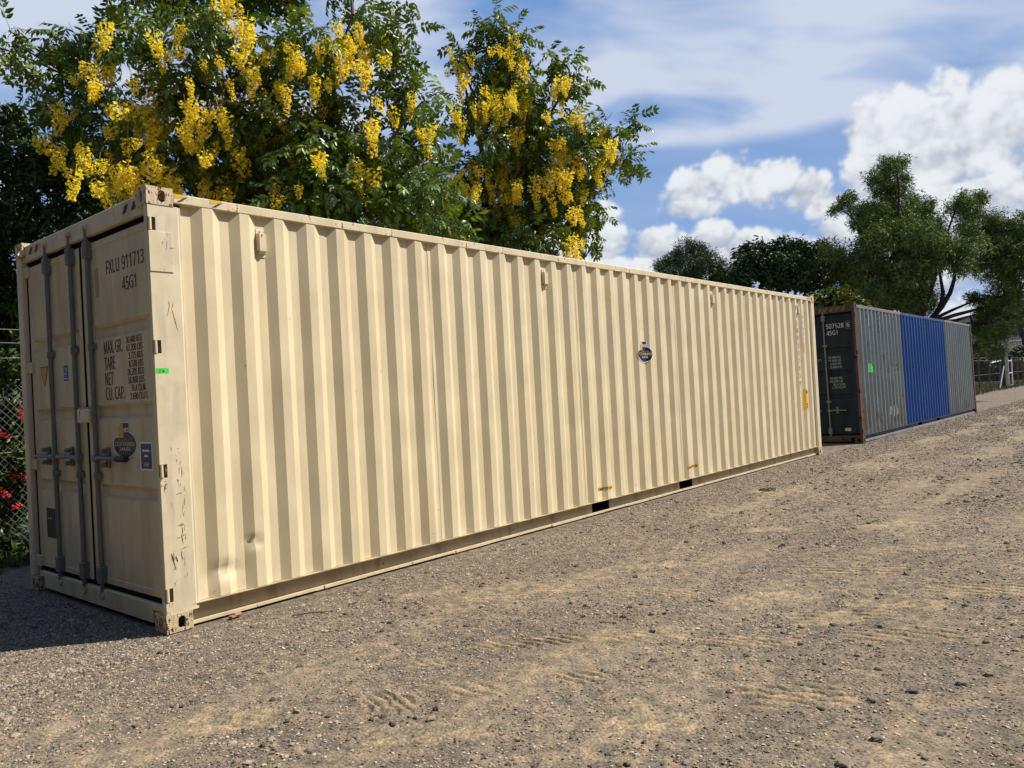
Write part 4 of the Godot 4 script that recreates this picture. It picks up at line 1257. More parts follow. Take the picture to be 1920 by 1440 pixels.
func raceme(sd: int, length: float, rad: float, flowers: int) -> ArrayMesh:
	rng.seed = sd
	var mb := MB.new()
	mb.tube(PackedVector3Array([Vector3(0, 0.05, 0), Vector3(0.006, -length * 0.5, 0.004), Vector3(0, -length, 0)]), [0.003, 0.0015], 3, false)
	for i in flowers:
		var f := pow(rng.randf(), 0.8)
		var an := rng.randf() * TAU
		var r := rad * (1.0 - 0.62 * f) * sqrt(rng.randf_range(0.15, 1.0))
		var c := Vector3(cos(an) * r, -0.03 - length * f, sin(an) * r)
		var s := 0.0165 * (1.0 - 0.35 * f) * rng.randf_range(0.8, 1.25)
		var bs := Basis.from_euler(Vector3(rng.randf() * TAU, rng.randf() * TAU, 0))
		for k in 5:
			var a0 := TAU * k / 5.0
			var o := Vector3(cos(a0), 0.35, sin(a0))
			var t := Vector3(-sin(a0), 0, cos(a0)) * 0.5
			mb.q(c, c + bs * (o * 0.7 - t) * s, c + bs * o * 1.25 * s, c + bs * (o * 0.7 + t) * s)
	return mb.done()

func cluster(lobes: Array, count: float, shell: float, down: float, smin: float, smax: float, sd: int, subn := 0, squash := 1.0) -> Array:
	# where the leaves of a crown stand: through every lobe's volume, more of them outside
	rng.seed = sd
	var out := []
	for i in range(0, lobes.size(), 4):
		var c := Vector3(lobes[i], lobes[i + 1], lobes[i + 2])
		var r: float = lobes[i + 3]
		var n := int(count * pow(r, 2.3)) + 4
		# a lobe is a handful of smaller clumps with air between them
		var subs := []
		for k in subn:
			var e := Vector3(rng.randfn(), rng.randfn(), rng.randfn()).normalized()
			subs.append([c + e * r * pow(rng.randf(), 0.45) * 0.85, r * rng.randf_range(0.28, 0.5)])
		for k in n:
			var d := Vector3(rng.randfn(), rng.randfn(), rng.randfn()).normalized()
			var rr := r * lerpf(pow(rng.randf(), 0.4), 1.0 + 0.18 * rng.randfn(), shell)
			var p := c + Vector3(d.x, d.y * squash, d.z) * rr
			if subn > 0 and k % 6 != 0:
				var sb: Array = subs[rng.randi() % subn]
				p = sb[0] + d * sb[1] * lerpf(pow(rng.randf(), 0.4), 1.0 + 0.2 * rng.randfn(), shell)
			var ax := (d + Vector3(rng.randfn(), rng.randfn(), rng.randfn()) * 0.55 + Vector3.DOWN * down).normalized()
			var up := (Vector3.UP + Vector3(rng.randfn(), rng.randfn(), rng.randfn()) * 0.35).normalized()
			var zz := ax.cross(up).normalized()
			var s := rng.randf_range(smin, smax)
			out.append(Transform3D(Basis(ax * s, zz.cross(ax).normalized() * s, zz * s), p))
	return out

func tints(n: int, a: Color, b: Color, odd: Color, share: float, sd: int) -> Array:
	rng.seed = sd
	var out := []
	for i in n:
		var c := a.lerp(b, pow(rng.randf(), 1.4))
		if rng.randf() < share: c = odd.lerp(c, rng.randf() * 0.5)
		out.append(c)
	return out

func limb(mb: MB, a: Vector3, b: Vector3, r0: float, r1: float, lift: float, sides := 6) -> PackedVector3Array:
	var pts := PackedVector3Array()
	var rad := []
	var n := 8
	var side := Vector3(rng.randfn(), 0, rng.randfn()) * 0.06 * a.distance_to(b)
	for i in n + 1:
		var f := float(i) / n
		var p := a.lerp(b, f) + Vector3.UP * lift * sin(PI * f) + side * sin(PI * f * 1.6)
		pts.append(p)
		rad.append(lerpf(r0, r1, pow(f, 0.8)))
	mb.tube(pts, rad, sides, false)
	return pts

func skeleton(root: Node3D, at: Vector3, fork: Vector3, lobes: Array, r0: float, mt: Material, every: int, twigs: int, sd: int) -> void:
	rng.seed = sd
	var tr := MB.new()
	tr.tube(PackedVector3Array([at + Vector3(0, -0.15, 0), at.lerp(fork, 0.1) + Vector3(0.02, 0, 0), at.lerp(fork, 0.5) + Vector3(0.05, 0, 0.04), fork]), [r0 * 1.5, r0 * 1.08, r0 * 0.95, r0 * 0.8], 10)
	part("trunk", tr, mt, root)
	# main limbs, each to a far lobe; the other lobes hang on the nearest of them
	var n := lobes.size() / 4
	var mains := []
	for i in range(0, n, every):
		var b := MB.new()
		var c := Vector3(lobes[i * 4], lobes[i * 4 + 1], lobes[i * 4 + 2])
		var pts := limb(b, fork, c, r0 * 0.62, r0 * 0.10, 0.15, 7)
		mains.append([pts, b])
	for i in n:
		var c := Vector3(lobes[i * 4], lobes[i * 4 + 1], lobes[i * 4 + 2])
		var r: float = lobes[i * 4 + 3]
		var best := 0
		var bp := fork
		var bd := 1e9
		for k in mains.size():
			for j in range(1, mains[k][0].size()):
				var p: Vector3 = mains[k][0][j]
				var dd := p.distance_to(c) + (0.8 if p.y > c.y else 0.0)
				if dd < bd:
					bd = dd; best = k; bp = p
		if bd > 0.05 and i % every != 0:
			limb(mains[best][1], bp, c, r0 * 0.22, r0 * 0.07, 0.05, 5)
		for t in twigs:
			var d := Vector3(rng.randfn(), rng.randfn() + 0.2, rng.randfn()).normalized()
			limb(mains[best][1], c - d * r * 0.2, c + d * r * rng.randf_range(0.75, 1.05), r0 * 0.06, r0 * 0.022, 0.03, 4)
	for m in mains: part("limb", m[1], mt, root)

func golden_tree(label: String, at: Vector3, fork: Vector3, lobes: Array, racemes: Array, count: float, extra: int, sd: int, bloom: float) -> void:
	var root := thing("golden_shower_tree", label, "tree", at, "golden shower trees behind the cream container")
	var rel := lobes.duplicate()
	for i in range(0, rel.size(), 4):
		rel[i] -= at.x; rel[i + 1] -= at.y; rel[i + 2] -= at.z
	skeleton(root, Vector3.ZERO, fork - at, rel, 0.13, MT.bark, 4, 3, sd)
	var lm := leaf_mat(0.34, Color(0.65, 0.7, 0.2))
	var xf := cluster(rel, count, 0.45, 0.55, 0.8, 1.25, sd + 1, 8)
	# the sprays nearest the yard are parts of their own, the rest of the crown is one mass
	var eye := CAM - at
	var order := []
	for i in xf.size(): order.append([eye.distance_squared_to(xf[i].origin), i])
	order.sort_custom(func(a, b): return a[0] < b[0])
	var near := {}
	var sprays := [pinnate(sd + 2, 4, 0.25, 0.112, 0.050), pinnate(sd + 3, 5, 0.28, 0.100, 0.044)]
	var shades := [mat(lin(0.07, 0.13, 0.018), 0.4), mat(lin(0.045, 0.095, 0.015), 0.38), mat(lin(0.13, 0.21, 0.028), 0.45)]
	for m in shades:
		m.backlight_enabled = true
		m.backlight = Color(0.10, 0.16, 0.02)
	for k in 150:
		var i: int = order[k * 2][1]
		near[i] = true
		var o := mesh_part("leaf_spray", sprays[k % 2], shades[(k * 7) % 3], root)
		o.transform = xf[i]
	for kind in 2:
		var xs := []
		for i in xf.size():
			if i % 2 == kind and not near.has(i): xs.append(xf[i])
		multimesh("crown", sprays[kind], lm, xs, tints(xs.size(), Color(0.055, 0.095, 0.013), Color(0.175, 0.235, 0.028), Color(0.26, 0.28, 0.04), 0.14, sd + 5 + kind), root)
	# hanging flower clusters
	rng.seed = sd + 9
	var ym := mat(lin(0.86, 0.70, 0.055), 0.55)
	ym.backlight_enabled = true
	ym.backlight = Color(0.93, 0.85, 0.22)
	var yo := mat(lin(0.80, 0.62, 0.045), 0.55)
	yo.backlight_enabled = true
	yo.backlight = Color(0.85, 0.75, 0.2)
	var fl := [raceme(sd + 20, 0.28, 0.11, 120), raceme(sd + 21, 0.20, 0.125, 96), raceme(sd + 22, 0.38, 0.095, 140)]
	var n := 0
	for i in range(0, racemes.size(), 4):
		var r: float = racemes[i + 3]
		var k := clampi(int(r * r * bloom), 2, extra)
		for j in k:
			var o := mesh_part("flower_cluster", fl[n % 3], ym if n % 4 else yo, root)
			o.position = Vector3(racemes[i], racemes[i + 1], racemes[i + 2]) - at + Vector3(rng.randfn() * r * 0.8, rng.randfn() * r * 0.7 + 0.12, rng.randfn() * r * 0.9)
			o.rotation = Vector3(rng.randf_range(-0.4, 0.4), rng.randf() * TAU, rng.randf_range(-0.4, 0.4))
			o.scale = Vector3.ONE * rng.randf_range(0.6, 1.25)
			n += 1

func plain_tree(called: String, label: String, at: Vector3, fork: Vector3, lobes: Array, r0: float, meshes: Array, count: float, a: Color, b: Color, odd: Color, shell: float, down: float, sd: int, every: int, twigs: int, bark: Material, rough := 0.5, category := "tree", group := "", smin := 0.8, smax := 1.25) -> Node3D:
	var root := thing(called, label, category, at, group)
	var rel := lobes.duplicate()
	for i in range(0, rel.size(), 4):
		rel[i] -= at.x; rel[i + 1] -= at.y; rel[i + 2] -= at.z
	skeleton(root, Vector3.ZERO, fork - at, rel, r0, bark, every, twigs, sd)
	var lm := leaf_mat(rough, Color(0.4, 0.45, 0.12))
	var xf := cluster(rel, count, shell, down, smin, smax, sd + 1, 7)
	for kind in meshes.size():
		var xs := []
		for i in xf.size():
			if i % meshes.size() == kind: xs.append(xf[i])
		multimesh("crown", meshes[kind], lm, xs, tints(xs.size(), a, b, odd, 0.05, sd + 3 + kind), root)
	return root

func make_trees() -> void:
	golden_tree("wide golden shower tree hung with yellow blossom, behind the cream container's door end", Vector3(4.2, 0, -5.3), Vector3(4.3, 2.9, -5.2), [1.99,6.46,-7,0.23,1.97,6.26,-7.5,0.2,1.85,5.93,-6.37,0.29,2.23,6.63,-6.59,0.42,2.79,6.16,-7.12,0.39,2.52,5.86,-7.45,0.4,2.37,6.3,-5.24,0.39,2.8,5.85,-4.99,0.46,2.98,6.38,-4.29,0.46,3.76,6.24,-4.58,0.51,3.67,6.13,-3.42,0.34,4.31,5.95,-3.99,0.45,5.06,6.84,-3.68,0.4,4.86,6.47,-2.79,0.3,5.31,6.15,-3.49,0.35,5.33,5.73,-3.21,0.34,4.78,5.31,-2.11,0.14,4.66,5.37,-3.9,0.5,3.9,4.94,-3.87,0.65,3.57,5.46,-4.74,0.67,2.86,5.11,-5.18,0.54,2.75,5.36,-6.56,0.51,3.72,4.64,-4.65,0.67,4.05,4.42,-3.4,0.64,5.02,4.84,-3.44,0.61,5.7,5.27,-3.36,0.44,5.08,4.29,-2.65,0.47,4.58,3.99,-2.98,0.5,2.61,4.7,-5.79,0.33,3.85,4.97,-6.03,0.49,6.26,3.98,-3.34,0.37,3.3,7.79,-5.81,0.7,4.26,8.07,-5.38,0.73,5.14,7.93,-4.19,0.56,2.52,7.06,-5.83,0.29,3.68,3.85,-3.64,0.42,4.74,4.01,-4.12,0.46,1.63,6.95,-7.43,0.12,1.44,6.51,-7.06,0.13,1.46,6.44,-6.61,0.11], [1.86,5.62,-5.11,0.27,2.25,6.19,-5.78,0.22,2.66,5.23,-5.21,0.29,2.82,5.62,-5.2,0.22,2.39,5.06,-5.1,0.31,2.23,5.3,-5.58,0.28,1.99,4.51,-4.57,0.33,1.88,4.26,-4.71,0.33,2.25,4.37,-4.58,0.23,2.53,4.91,-4.13,0.17,2.45,4.79,-4.11,0.16,3,5.45,-3.52,0.3,3.37,6.37,-4.12,0.25,2.9,6.34,-3.76,0.17,3.34,6.86,-5.13,0.22,4.29,6.19,-3.35,0.32,4.33,6.04,-2.96,0.25,4.22,6.07,-3.5,0.22,4.17,5.46,-2.48,0.17,3.75,5.84,-4.6,0.26,4.19,5.44,-3.87,0.22,2.85,4.93,-5.18,0.29,2.96,4.46,-4.45,0.24,3.94,4.8,-4.19,0.29,5.03,5.02,-2.66,0.18,4.81,5.41,-2.7,0.14,3.58,5.32,-4.77,0.37,1.92,5.67,-6.03,0.18,1.55,5.13,-5.81,0.17,1.64,5.07,-6.16,0.14,2.42,4.19,-4.39,0.17,2.78,4.65,-3.95,0.27,3.91,4.3,-3.94,0.22,2.99,4.85,-5.16,0.29,3.98,5.47,-4.45,0.3,4.9,6.35,-3.06,0.15,2.58,5.44,-5.03,0.28,2.58,5.13,-3.93,0.26,2.37,5.7,-5.14,0.21,3.46,5.71,-4.95,0.26,3.71,5.08,-4.32,0.29,3.79,4.89,-3.48,0.24,3.96,5.48,-3.2,0.24,3.39,5.62,-3.28,0.23,2.54,5.93,-4.17,0.2,2.24,5.8,-4.27,0.2,2.73,4.86,-5.73,0.3,3.28,4.45,-4.47,0.25,3.1,4,-3.46,0.2,4.08,4.54,-2.98,0.21,3.89,4.87,-2.29,0.19,3.6,4.26,-3.03,0.2,2.41,4.35,-5.71,0.18,2.68,4.22,-5.21,0.16,3.28,6.11,-4.05,0.24,3.53,5.92,-3.24,0.2], 520.0, 16, 200, 95.0)
	golden_tree("slimmer golden shower tree with long yellow blossom, right one of the two, against open sky", Vector3(8.9, 0, -4.9), Vector3(8.85, 4.2, -4.85), [8.53,7.98,-5.04,0.28,8.56,6.81,-5.2,0.31,8.73,8.29,-4.42,0.32,9.02,8.04,-4.15,0.3,9.04,7.73,-4.6,0.46,9.78,7.54,-4.84,0.54,9.09,7.11,-4.9,0.47,9.5,7.69,-3.57,0.2,9.6,7.33,-3.45,0.3,10.02,7.34,-3.44,0.2,9.09,6.81,-3.85,0.4,8.62,6.25,-4.4,0.59,9.58,6.29,-4.14,0.62,9.41,5.96,-3.16,0.49,10.33,6.31,-3.17,0.41,10.47,5.81,-2.69,0.25,11.09,6.6,-2.9,0.19,10.61,5.84,-3.58,0.4,10.08,5.54,-4.06,0.53,9.46,5.58,-4.77,0.58,8.54,5.57,-4.98,0.46,9.69,4.92,-4.46,0.52,9.72,4.85,-3.52,0.4,10.15,4.37,-3.67,0.31,8.74,4.62,-4.62,0.55,8.51,4.9,-5.22,0.46,8.82,4.19,-3.81,0.44,8.43,4.21,-4.77,0.55,10.89,5.09,-3.88,0.27], [8.19,7.59,-4.76,0.14,8.46,7.49,-5.01,0.14,7.99,7.04,-4.6,0.1,7.66,6.26,-4.32,0.15,7.66,6.11,-4.31,0.11,8.08,7.27,-3.84,0.14,8.92,7.51,-4.47,0.15,8.69,7.63,-3.97,0.14,9,7.93,-4.15,0.1,8.14,6.6,-3.94,0.19,8.34,6.49,-3.88,0.21,8.9,6.76,-4.01,0.18,8.7,6.83,-4.63,0.14,8.1,6.5,-4.3,0.12,8.85,6.72,-2.91,0.13,9.68,6.89,-3.41,0.1,9.05,6.97,-3.09,0.1,9.02,7.13,-3.96,0.12,8.73,6.17,-3.24,0.11,8.56,5.95,-4.43,0.22,8.65,5.71,-4.6,0.18,8.65,5.76,-4.39,0.14,9,5.81,-3.29,0.15,9.38,5.7,-3.52,0.16,8.78,5.21,-3.16,0.17,8.91,5.03,-3.33,0.13,9.18,5.68,-3.19,0.14,10.06,6.21,-3,0.14,9.32,5.64,-2.54,0.15,10.02,5.71,-3.06,0.16,9.93,5.43,-3.02,0.12,10.28,5.63,-2.93,0.1,9.31,5.45,-2.95,0.12,7.63,5.09,-4.62,0.21,7.85,5.04,-4.44,0.19,8.5,5.31,-4.76,0.16,8.13,5.3,-5.45,0.14,8.7,5.15,-4.28,0.2,8.63,4.97,-3.97,0.16,8.64,5.09,-3.6,0.15,8.68,4.8,-4.56,0.16,8.91,4.6,-4.37,0.16,8.8,4.53,-3.05,0.13,8.96,4.85,-3.09,0.11,9.73,5.11,-3.32,0.1,9.14,4.22,-4.06,0.14,9.04,3.97,-3.2,0.15,9.1,4,-3.06,0.11,8.18,5.38,-4.39,0.15,8.71,6.06,-3.97,0.14,8.91,6.17,-2.9,0.09], 640.0, 20, 300, 210.0)
	var dark := [rosette(400, 12, 0.15, 0.045, 0.09, 0.9), rosette(401, 10, 0.13, 0.05, 0.08, 0.9)]
	plain_tree("broadleaf_tree", "dense dark green tree behind the wire fence at the left edge", Vector3(2.4, 0, -8.4), Vector3(2.4, 2.2, -8.4), [2.2,6.14,-9.43,0.48,2.32,5.51,-8.55,0.68,2.89,5.35,-8.49,0.61,1.93,4.39,-8.28,0.89,2.87,4.56,-8.99,0.8,2.31,3.55,-9.13,0.78,1.84,2.63,-8.69,0.62,3.24,4.87,-8.5,0.45,3.26,4.49,-7.87,0.43,2.72,6.01,-8.84,0.4,1.34,5.31,-8.51,0.87,1.3,3.73,-8.6,0.95,2.1,2.17,-9.38,0.61,1.73,1.4,-8.75,0.58,2.31,2.21,-8.58,0.59,1.69,0.84,-8.44,0.48,1.71,2.06,-10.43,0.9,1.5,0.92,-9.52,0.59,2.52,3.03,-9.09,0.53], 0.18, dark, 420.0, Color(0.020, 0.046, 0.012), Color(0.065, 0.105, 0.022), Color(0.09, 0.13, 0.03), 0.5, 0.5, 410, 3, 3, MT.bark_dark, 0.35)
	var weep := [rosette(420, 18, 0.20, 0.032, 0.16, 1.7), rosette(421, 16, 0.22, 0.030, 0.18, 1.9)]
	plain_tree("gum_tree", "tall loose gum tree with open limbs rising behind the blue-banded container", Vector3(37.2, 0, -4.2), Vector3(37.3, 3.0, -4.2), [33.8,10.27,-4.04,0.55,34.7,10.5,-3.64,0.42,34.9,10.1,-4.81,0.52,35.4,9.77,-4.62,0.62,36.2,9.92,-4.06,0.63,36,9.01,-4.54,0.78,33.8,9.09,-5.73,0.52,34.5,8.97,-6.32,0.34,33.3,8.27,-5.14,0.69,34.2,8.08,-4.74,0.84,37.2,8.74,-4.13,0.94,35.3,8.33,-2.84,0.6,35.6,7.57,-2.84,0.93,34.1,6.54,-4.78,1.52,34.3,5.77,-5.8,1.24,34,6.57,-3.48,1.48,35,6.51,-2.47,1.26,35.6,5.17,-4.16,1.39,36.2,8.5,-1.78,0.69,38.9,9.09,-1.49,0.49,39,8.46,-1.97,0.79,38.5,7.67,-1.39,0.97,39.6,7.33,-0.74,1.03,38.8,7.46,0.03,0.76,35.7,6.47,-1.79,1.14,38.2,6.13,-1.01,1.14,38.6,5.57,-0.18,0.85,34.3,6.1,-6.47,0.92,32.4,6.81,-6.06,0.55,33.8,4.68,-5.03,1.17,39.7,3.97,-1.35,0.79,37.8,4.5,-0.53,0.75,37.8,2.93,-1.41,0.52,38.3,4.78,-3.68,1,38.1,6.24,-0.18,0.7,38.5,6.1,0.94,1.39,38.8,4.59,-1.81,0.49,34.5,4.85,-6.12,0.97,35.7,7.7,-4.93,0.97,34.4,7.26,-3.23,0.91,37.9,3.52,-1.3,0.67,36.5,2.84,-0.68,0.59,37.7,3.44,-0.51,0.61,38.9,2.5,-1.76,0.49,36.6,2.17,-0.85,0.41,38.1,4.38,-0.37,0.7], 0.26, weep, 250.0, Color(0.065, 0.105, 0.030), Color(0.215, 0.275, 0.065), Color(0.24, 0.27, 0.07), 0.35, 0.8, 430, 3, 5, MT.bark_dark, 0.6)
	plain_tree("gum_tree", "small grey green rounded tree, leftmost of the far trees over the cream container", Vector3(32, 0, -13), Vector3(32, 3.5, -13), [33.2,7.99,-13.28,0.8,32.7,7.54,-13.85,0.69,32.8,7.31,-12.23,0.73,32,7.1,-13.98,0.58,32.7,6.86,-12.79,0.89,32,6.59,-13.14,0.78], 0.2, weep, 260.0, Color(0.05, 0.072, 0.036), Color(0.14, 0.17, 0.08), Color(0.12, 0.13, 0.07), 0.4, 0.6, 450, 2, 3, MT.bark_dark)
	plain_tree("gum_tree", "low dark tree in the dip between the two taller far trees", Vector3(33.5, 0, -11.2), Vector3(33.5, 3.5, -11.2), [34.1,6.9,-11.89,0.69,33.2,6.49,-10.81,0.56,33.9,6.32,-11.99,0.74,33.1,5.94,-10.53,0.61], 0.2, weep, 260.0, Color(0.035, 0.06, 0.025), Color(0.10, 0.14, 0.05), Color(0.09, 0.11, 0.05), 0.4, 0.6, 460, 2, 3, MT.bark_dark)
	var mid := [rosette(470, 14, 0.22, 0.075, 0.18, 0.9), rosette(471, 12, 0.20, 0.08, 0.16, 0.9)]
	plain_tree("broadleaf_tree", "dark green leafy tree just left of the tall gum tree", Vector3(33.3, 0, -8.6), Vector3(33.3, 3.5, -8.6), [33.1,7.34,-10.19,0.61,33.3,7.16,-9.24,0.8,32.5,6.61,-9.43,0.84,33.9,7.24,-8.57,0.65,33.9,6.74,-7.75,0.84,35.2,7.12,-7.43,0.65,32.6,6.18,-8.02,0.96,32.9,5.74,-9.15,0.89,35.2,6.1,-7.75,1.01,33,6.06,-10.6,0.76], 0.22, mid, 240.0, Color(0.024, 0.050, 0.016), Color(0.08, 0.125, 0.034), Color(0.09, 0.12, 0.04), 0.45, 0.5, 480, 2, 4, MT.bark_dark)
	plain_tree("bush", "yellow green bush topping the roof of the dark container's near end", Vector3(23.6, 0, -3.5), Vector3(23.6, 2.6, -3.5), [24.2,3.96,-3.54,0.32,24,3.88,-3.82,0.28,25.1,3.96,-3.38,0.29,24.9,3.82,-2.97,0.25,24.2,3.68,-3.38,0.39,24.3,3.82,-4.09,0.29], 0.08, mid, 420.0, Color(0.06, 0.09, 0.015), Color(0.16, 0.18, 0.03), Color(0.22, 0.20, 0.05), 0.5, 0.3, 490, 2, 3, MT.bark_dark, 0.5, "bush")
	plain_tree("gum_tree", "dull green tree beside the far grey roof at the right edge", Vector3(92, 0, -6.7), Vector3(92, 3.0, -6.7), [92.2,7.68,-6.79,1.2,94.2,6.08,-6.51,1.44,92.3,5.52,-7.1,0.77], 0.25, weep, 60.0, Color(0.04, 0.06, 0.035), Color(0.09, 0.11, 0.065), Color(0.1, 0.12, 0.06), 0.4, 0.6, 495, 2, 3, MT.bark_dark, 0.6, "tree", "", 1.6, 2.4)
	plain_tree("hedge", "low dark shrubbery in front of the far white wall beyond the fence", Vector3(86, 0, -8.5), Vector3(86, 0.8, -8.5), [84.1,2.28,-9.16,0.82,84.4,2.12,-8.33,0.77,82.5,1.92,-9.8,0.91,87.3,2.03,-7.88,0.79,86.9,2.02,-6.93,0.83,88.2,2.17,-6.2,0.94,89.2,2.03,-5.67,0.94,83.3,1.33,-8.63,0.71,87.6,1.23,-7.73,0.74,88.3,1.25,-6.49,0.73,83.9,1.68,-9.51,0.82,85.4,1.59,-8.14,0.83,84,1.52,-6.91,0.81,87.6,1.58,-6.69,0.78,85.6,1.42,-5.49,0.91,84.1,0.85,-9.45,0.72,82.7,0.62,-8.57,0.71,83,0.68,-7.92,0.7,86,0.52,-7.67,0.67,86,0.58,-6.96,0.72,87.4,0.53,-6.45,0.73,88.5,0.48,-5.89,0.73], 0.12, mid, 220.0, Color(0.02, 0.036, 0.016), Color(0.06, 0.085, 0.035), Color(0.08, 0.1, 0.05), 0.4, 0.3, 497, 2, 2, MT.bark_dark, 0.6, "hedge", "", 1.4, 2.2)
	# red-flowered shrub by the wire fence
	var shr := [rosette(500, 12, 0.11, 0.034, 0.08, 0.6), rosette(501, 10, 0.10, 0.03, 0.08, 0.6)]
	var sh := plain_tree("flowering_shrub", "shrub with red flower heads growing through the wire fence, left of the cream container", Vector3(0.35, 0, -4.55), Vector3(0.35, 0.4, -4.55), [0.38,1.96,-4.11,0.19,0.54,1.41,-4.44,0.26,0.34,0.92,-4.17,0.27,0.64,0.4,-4.83,0.32,0.36,1.36,-4.6,0.34,0.4,0.1,-4.11,0.25,0.21,0.55,-4.34,0.38,0.66,0.77,-4.37,0.29], 0.03, shr, 900.0, Color(0.016, 0.034, 0.010), Color(0.06, 0.10, 0.022), Color(0.12, 0.17, 0.04), 0.5, 0.2, 510, 2, 3, MT.bark_dark, 0.4, "shrub")
	var red := mat(lin(0.48, 0.035, 0.035), 0.5)
	red.backlight_enabled = true
	red.backlight = Color(0.4, 0.1, 0.1)
	rng.seed = 520
	var head := rosette(521, 46, 0.030, 0.022, 0.045, 0.3)
	# unseen belt of trees, added to block sky light from the doors and side
	var belt := []
	rng.seed = 530
	for k in 110:
		var a := rng.randf_range(-1.15, 2.2)
		var out := 1.0 + 0.45 * smoothstep(1.2, 2.2, a)
		belt.append_array([1.0 - 14.0 * cos(a) * out + rng.randf_range(-1.5, 1.0), rng.randf_range(0.8, 8.2), 0.5 + 15.5 * sin(a) * (1.0 + 0.25 * smoothstep(1.6, 2.2, a)), rng.randf_range(1.4, 2.3)])
	var bl := rosette(531, 16, 1.0, 0.55, 0.4, 0.8)
	var bx_ := cluster(belt, 14.0, 0.4, 0.4, 0.8, 1.3, 532)
	multimesh("added_tree_belt", bl, leaf_mat(0.6, Color(0.2, 0.2, 0.05)), bx_, tints(bx_.size(), Color(0.018, 0.04, 0.012), Color(0.05, 0.085, 0.022), Color(0.09, 0.12, 0.03), 0.05, 533), self)
	for p in [[0.47, 1.53, -3.95], [0.50, 1.46, -4.0], [0.33, 1.27, -4.0], [0.27, 1.30, -4.05], [0.45, 0.84, -3.95], [0.55, 0.83, -3.95], [0.38, 0.86, -4.0], [0.31, 0.68, -4.0], [0.26, 0.72, -4.0], [0.40, 0.55, -4.0], [0.62, 1.1, -4.1]]:
		var o := mesh_part("flower_head", head, red, sh)
		o.position = Vector3(p[0], p[1], p[2]) - sh.position
		o.rotation = Vector3(rng.randf() * 0.6, rng.randf() * TAU, rng.randf() * 0.6)
		o.scale = Vector3(0.8, 0.6, 0.8)

# ---------------------------------------------------------------- fences, far things
func wire_mesh(z: float, x0: float, x1: float, y0: float, y1: float, step: float, r: float) -> MB:
	var mb := MB.new()
	var h := y1 - y0
	for s in [1.0, -1.0]:
		var x := x0 - h
		while x < x1 + h:
			var a := Vector2(x, y0)
			var b := Vector2(x + s * h * 0.92, y1)
			var f0 := 0.0
			var f1 := 1.0
			var dx := b.x - a.x
			for lim in [[x0, 1.0], [x1, -1.0]]:
				var fa: float = (lim[0] - a.x) / dx
				if (lim[1] > 0) == (dx > 0): f0 = maxf(f0, fa)
				else: f1 = minf(f1, fa)
			if f1 > f0:
				var p := a.lerp(b, f0)
				var q := a.lerp(b, f1)
				mb.tube(PackedVector3Array([Vector3(p.x, p.y, z + s * r), Vector3(q.x, q.y, z + s * r)]), [r], 3, false)
			x += step
	return mb

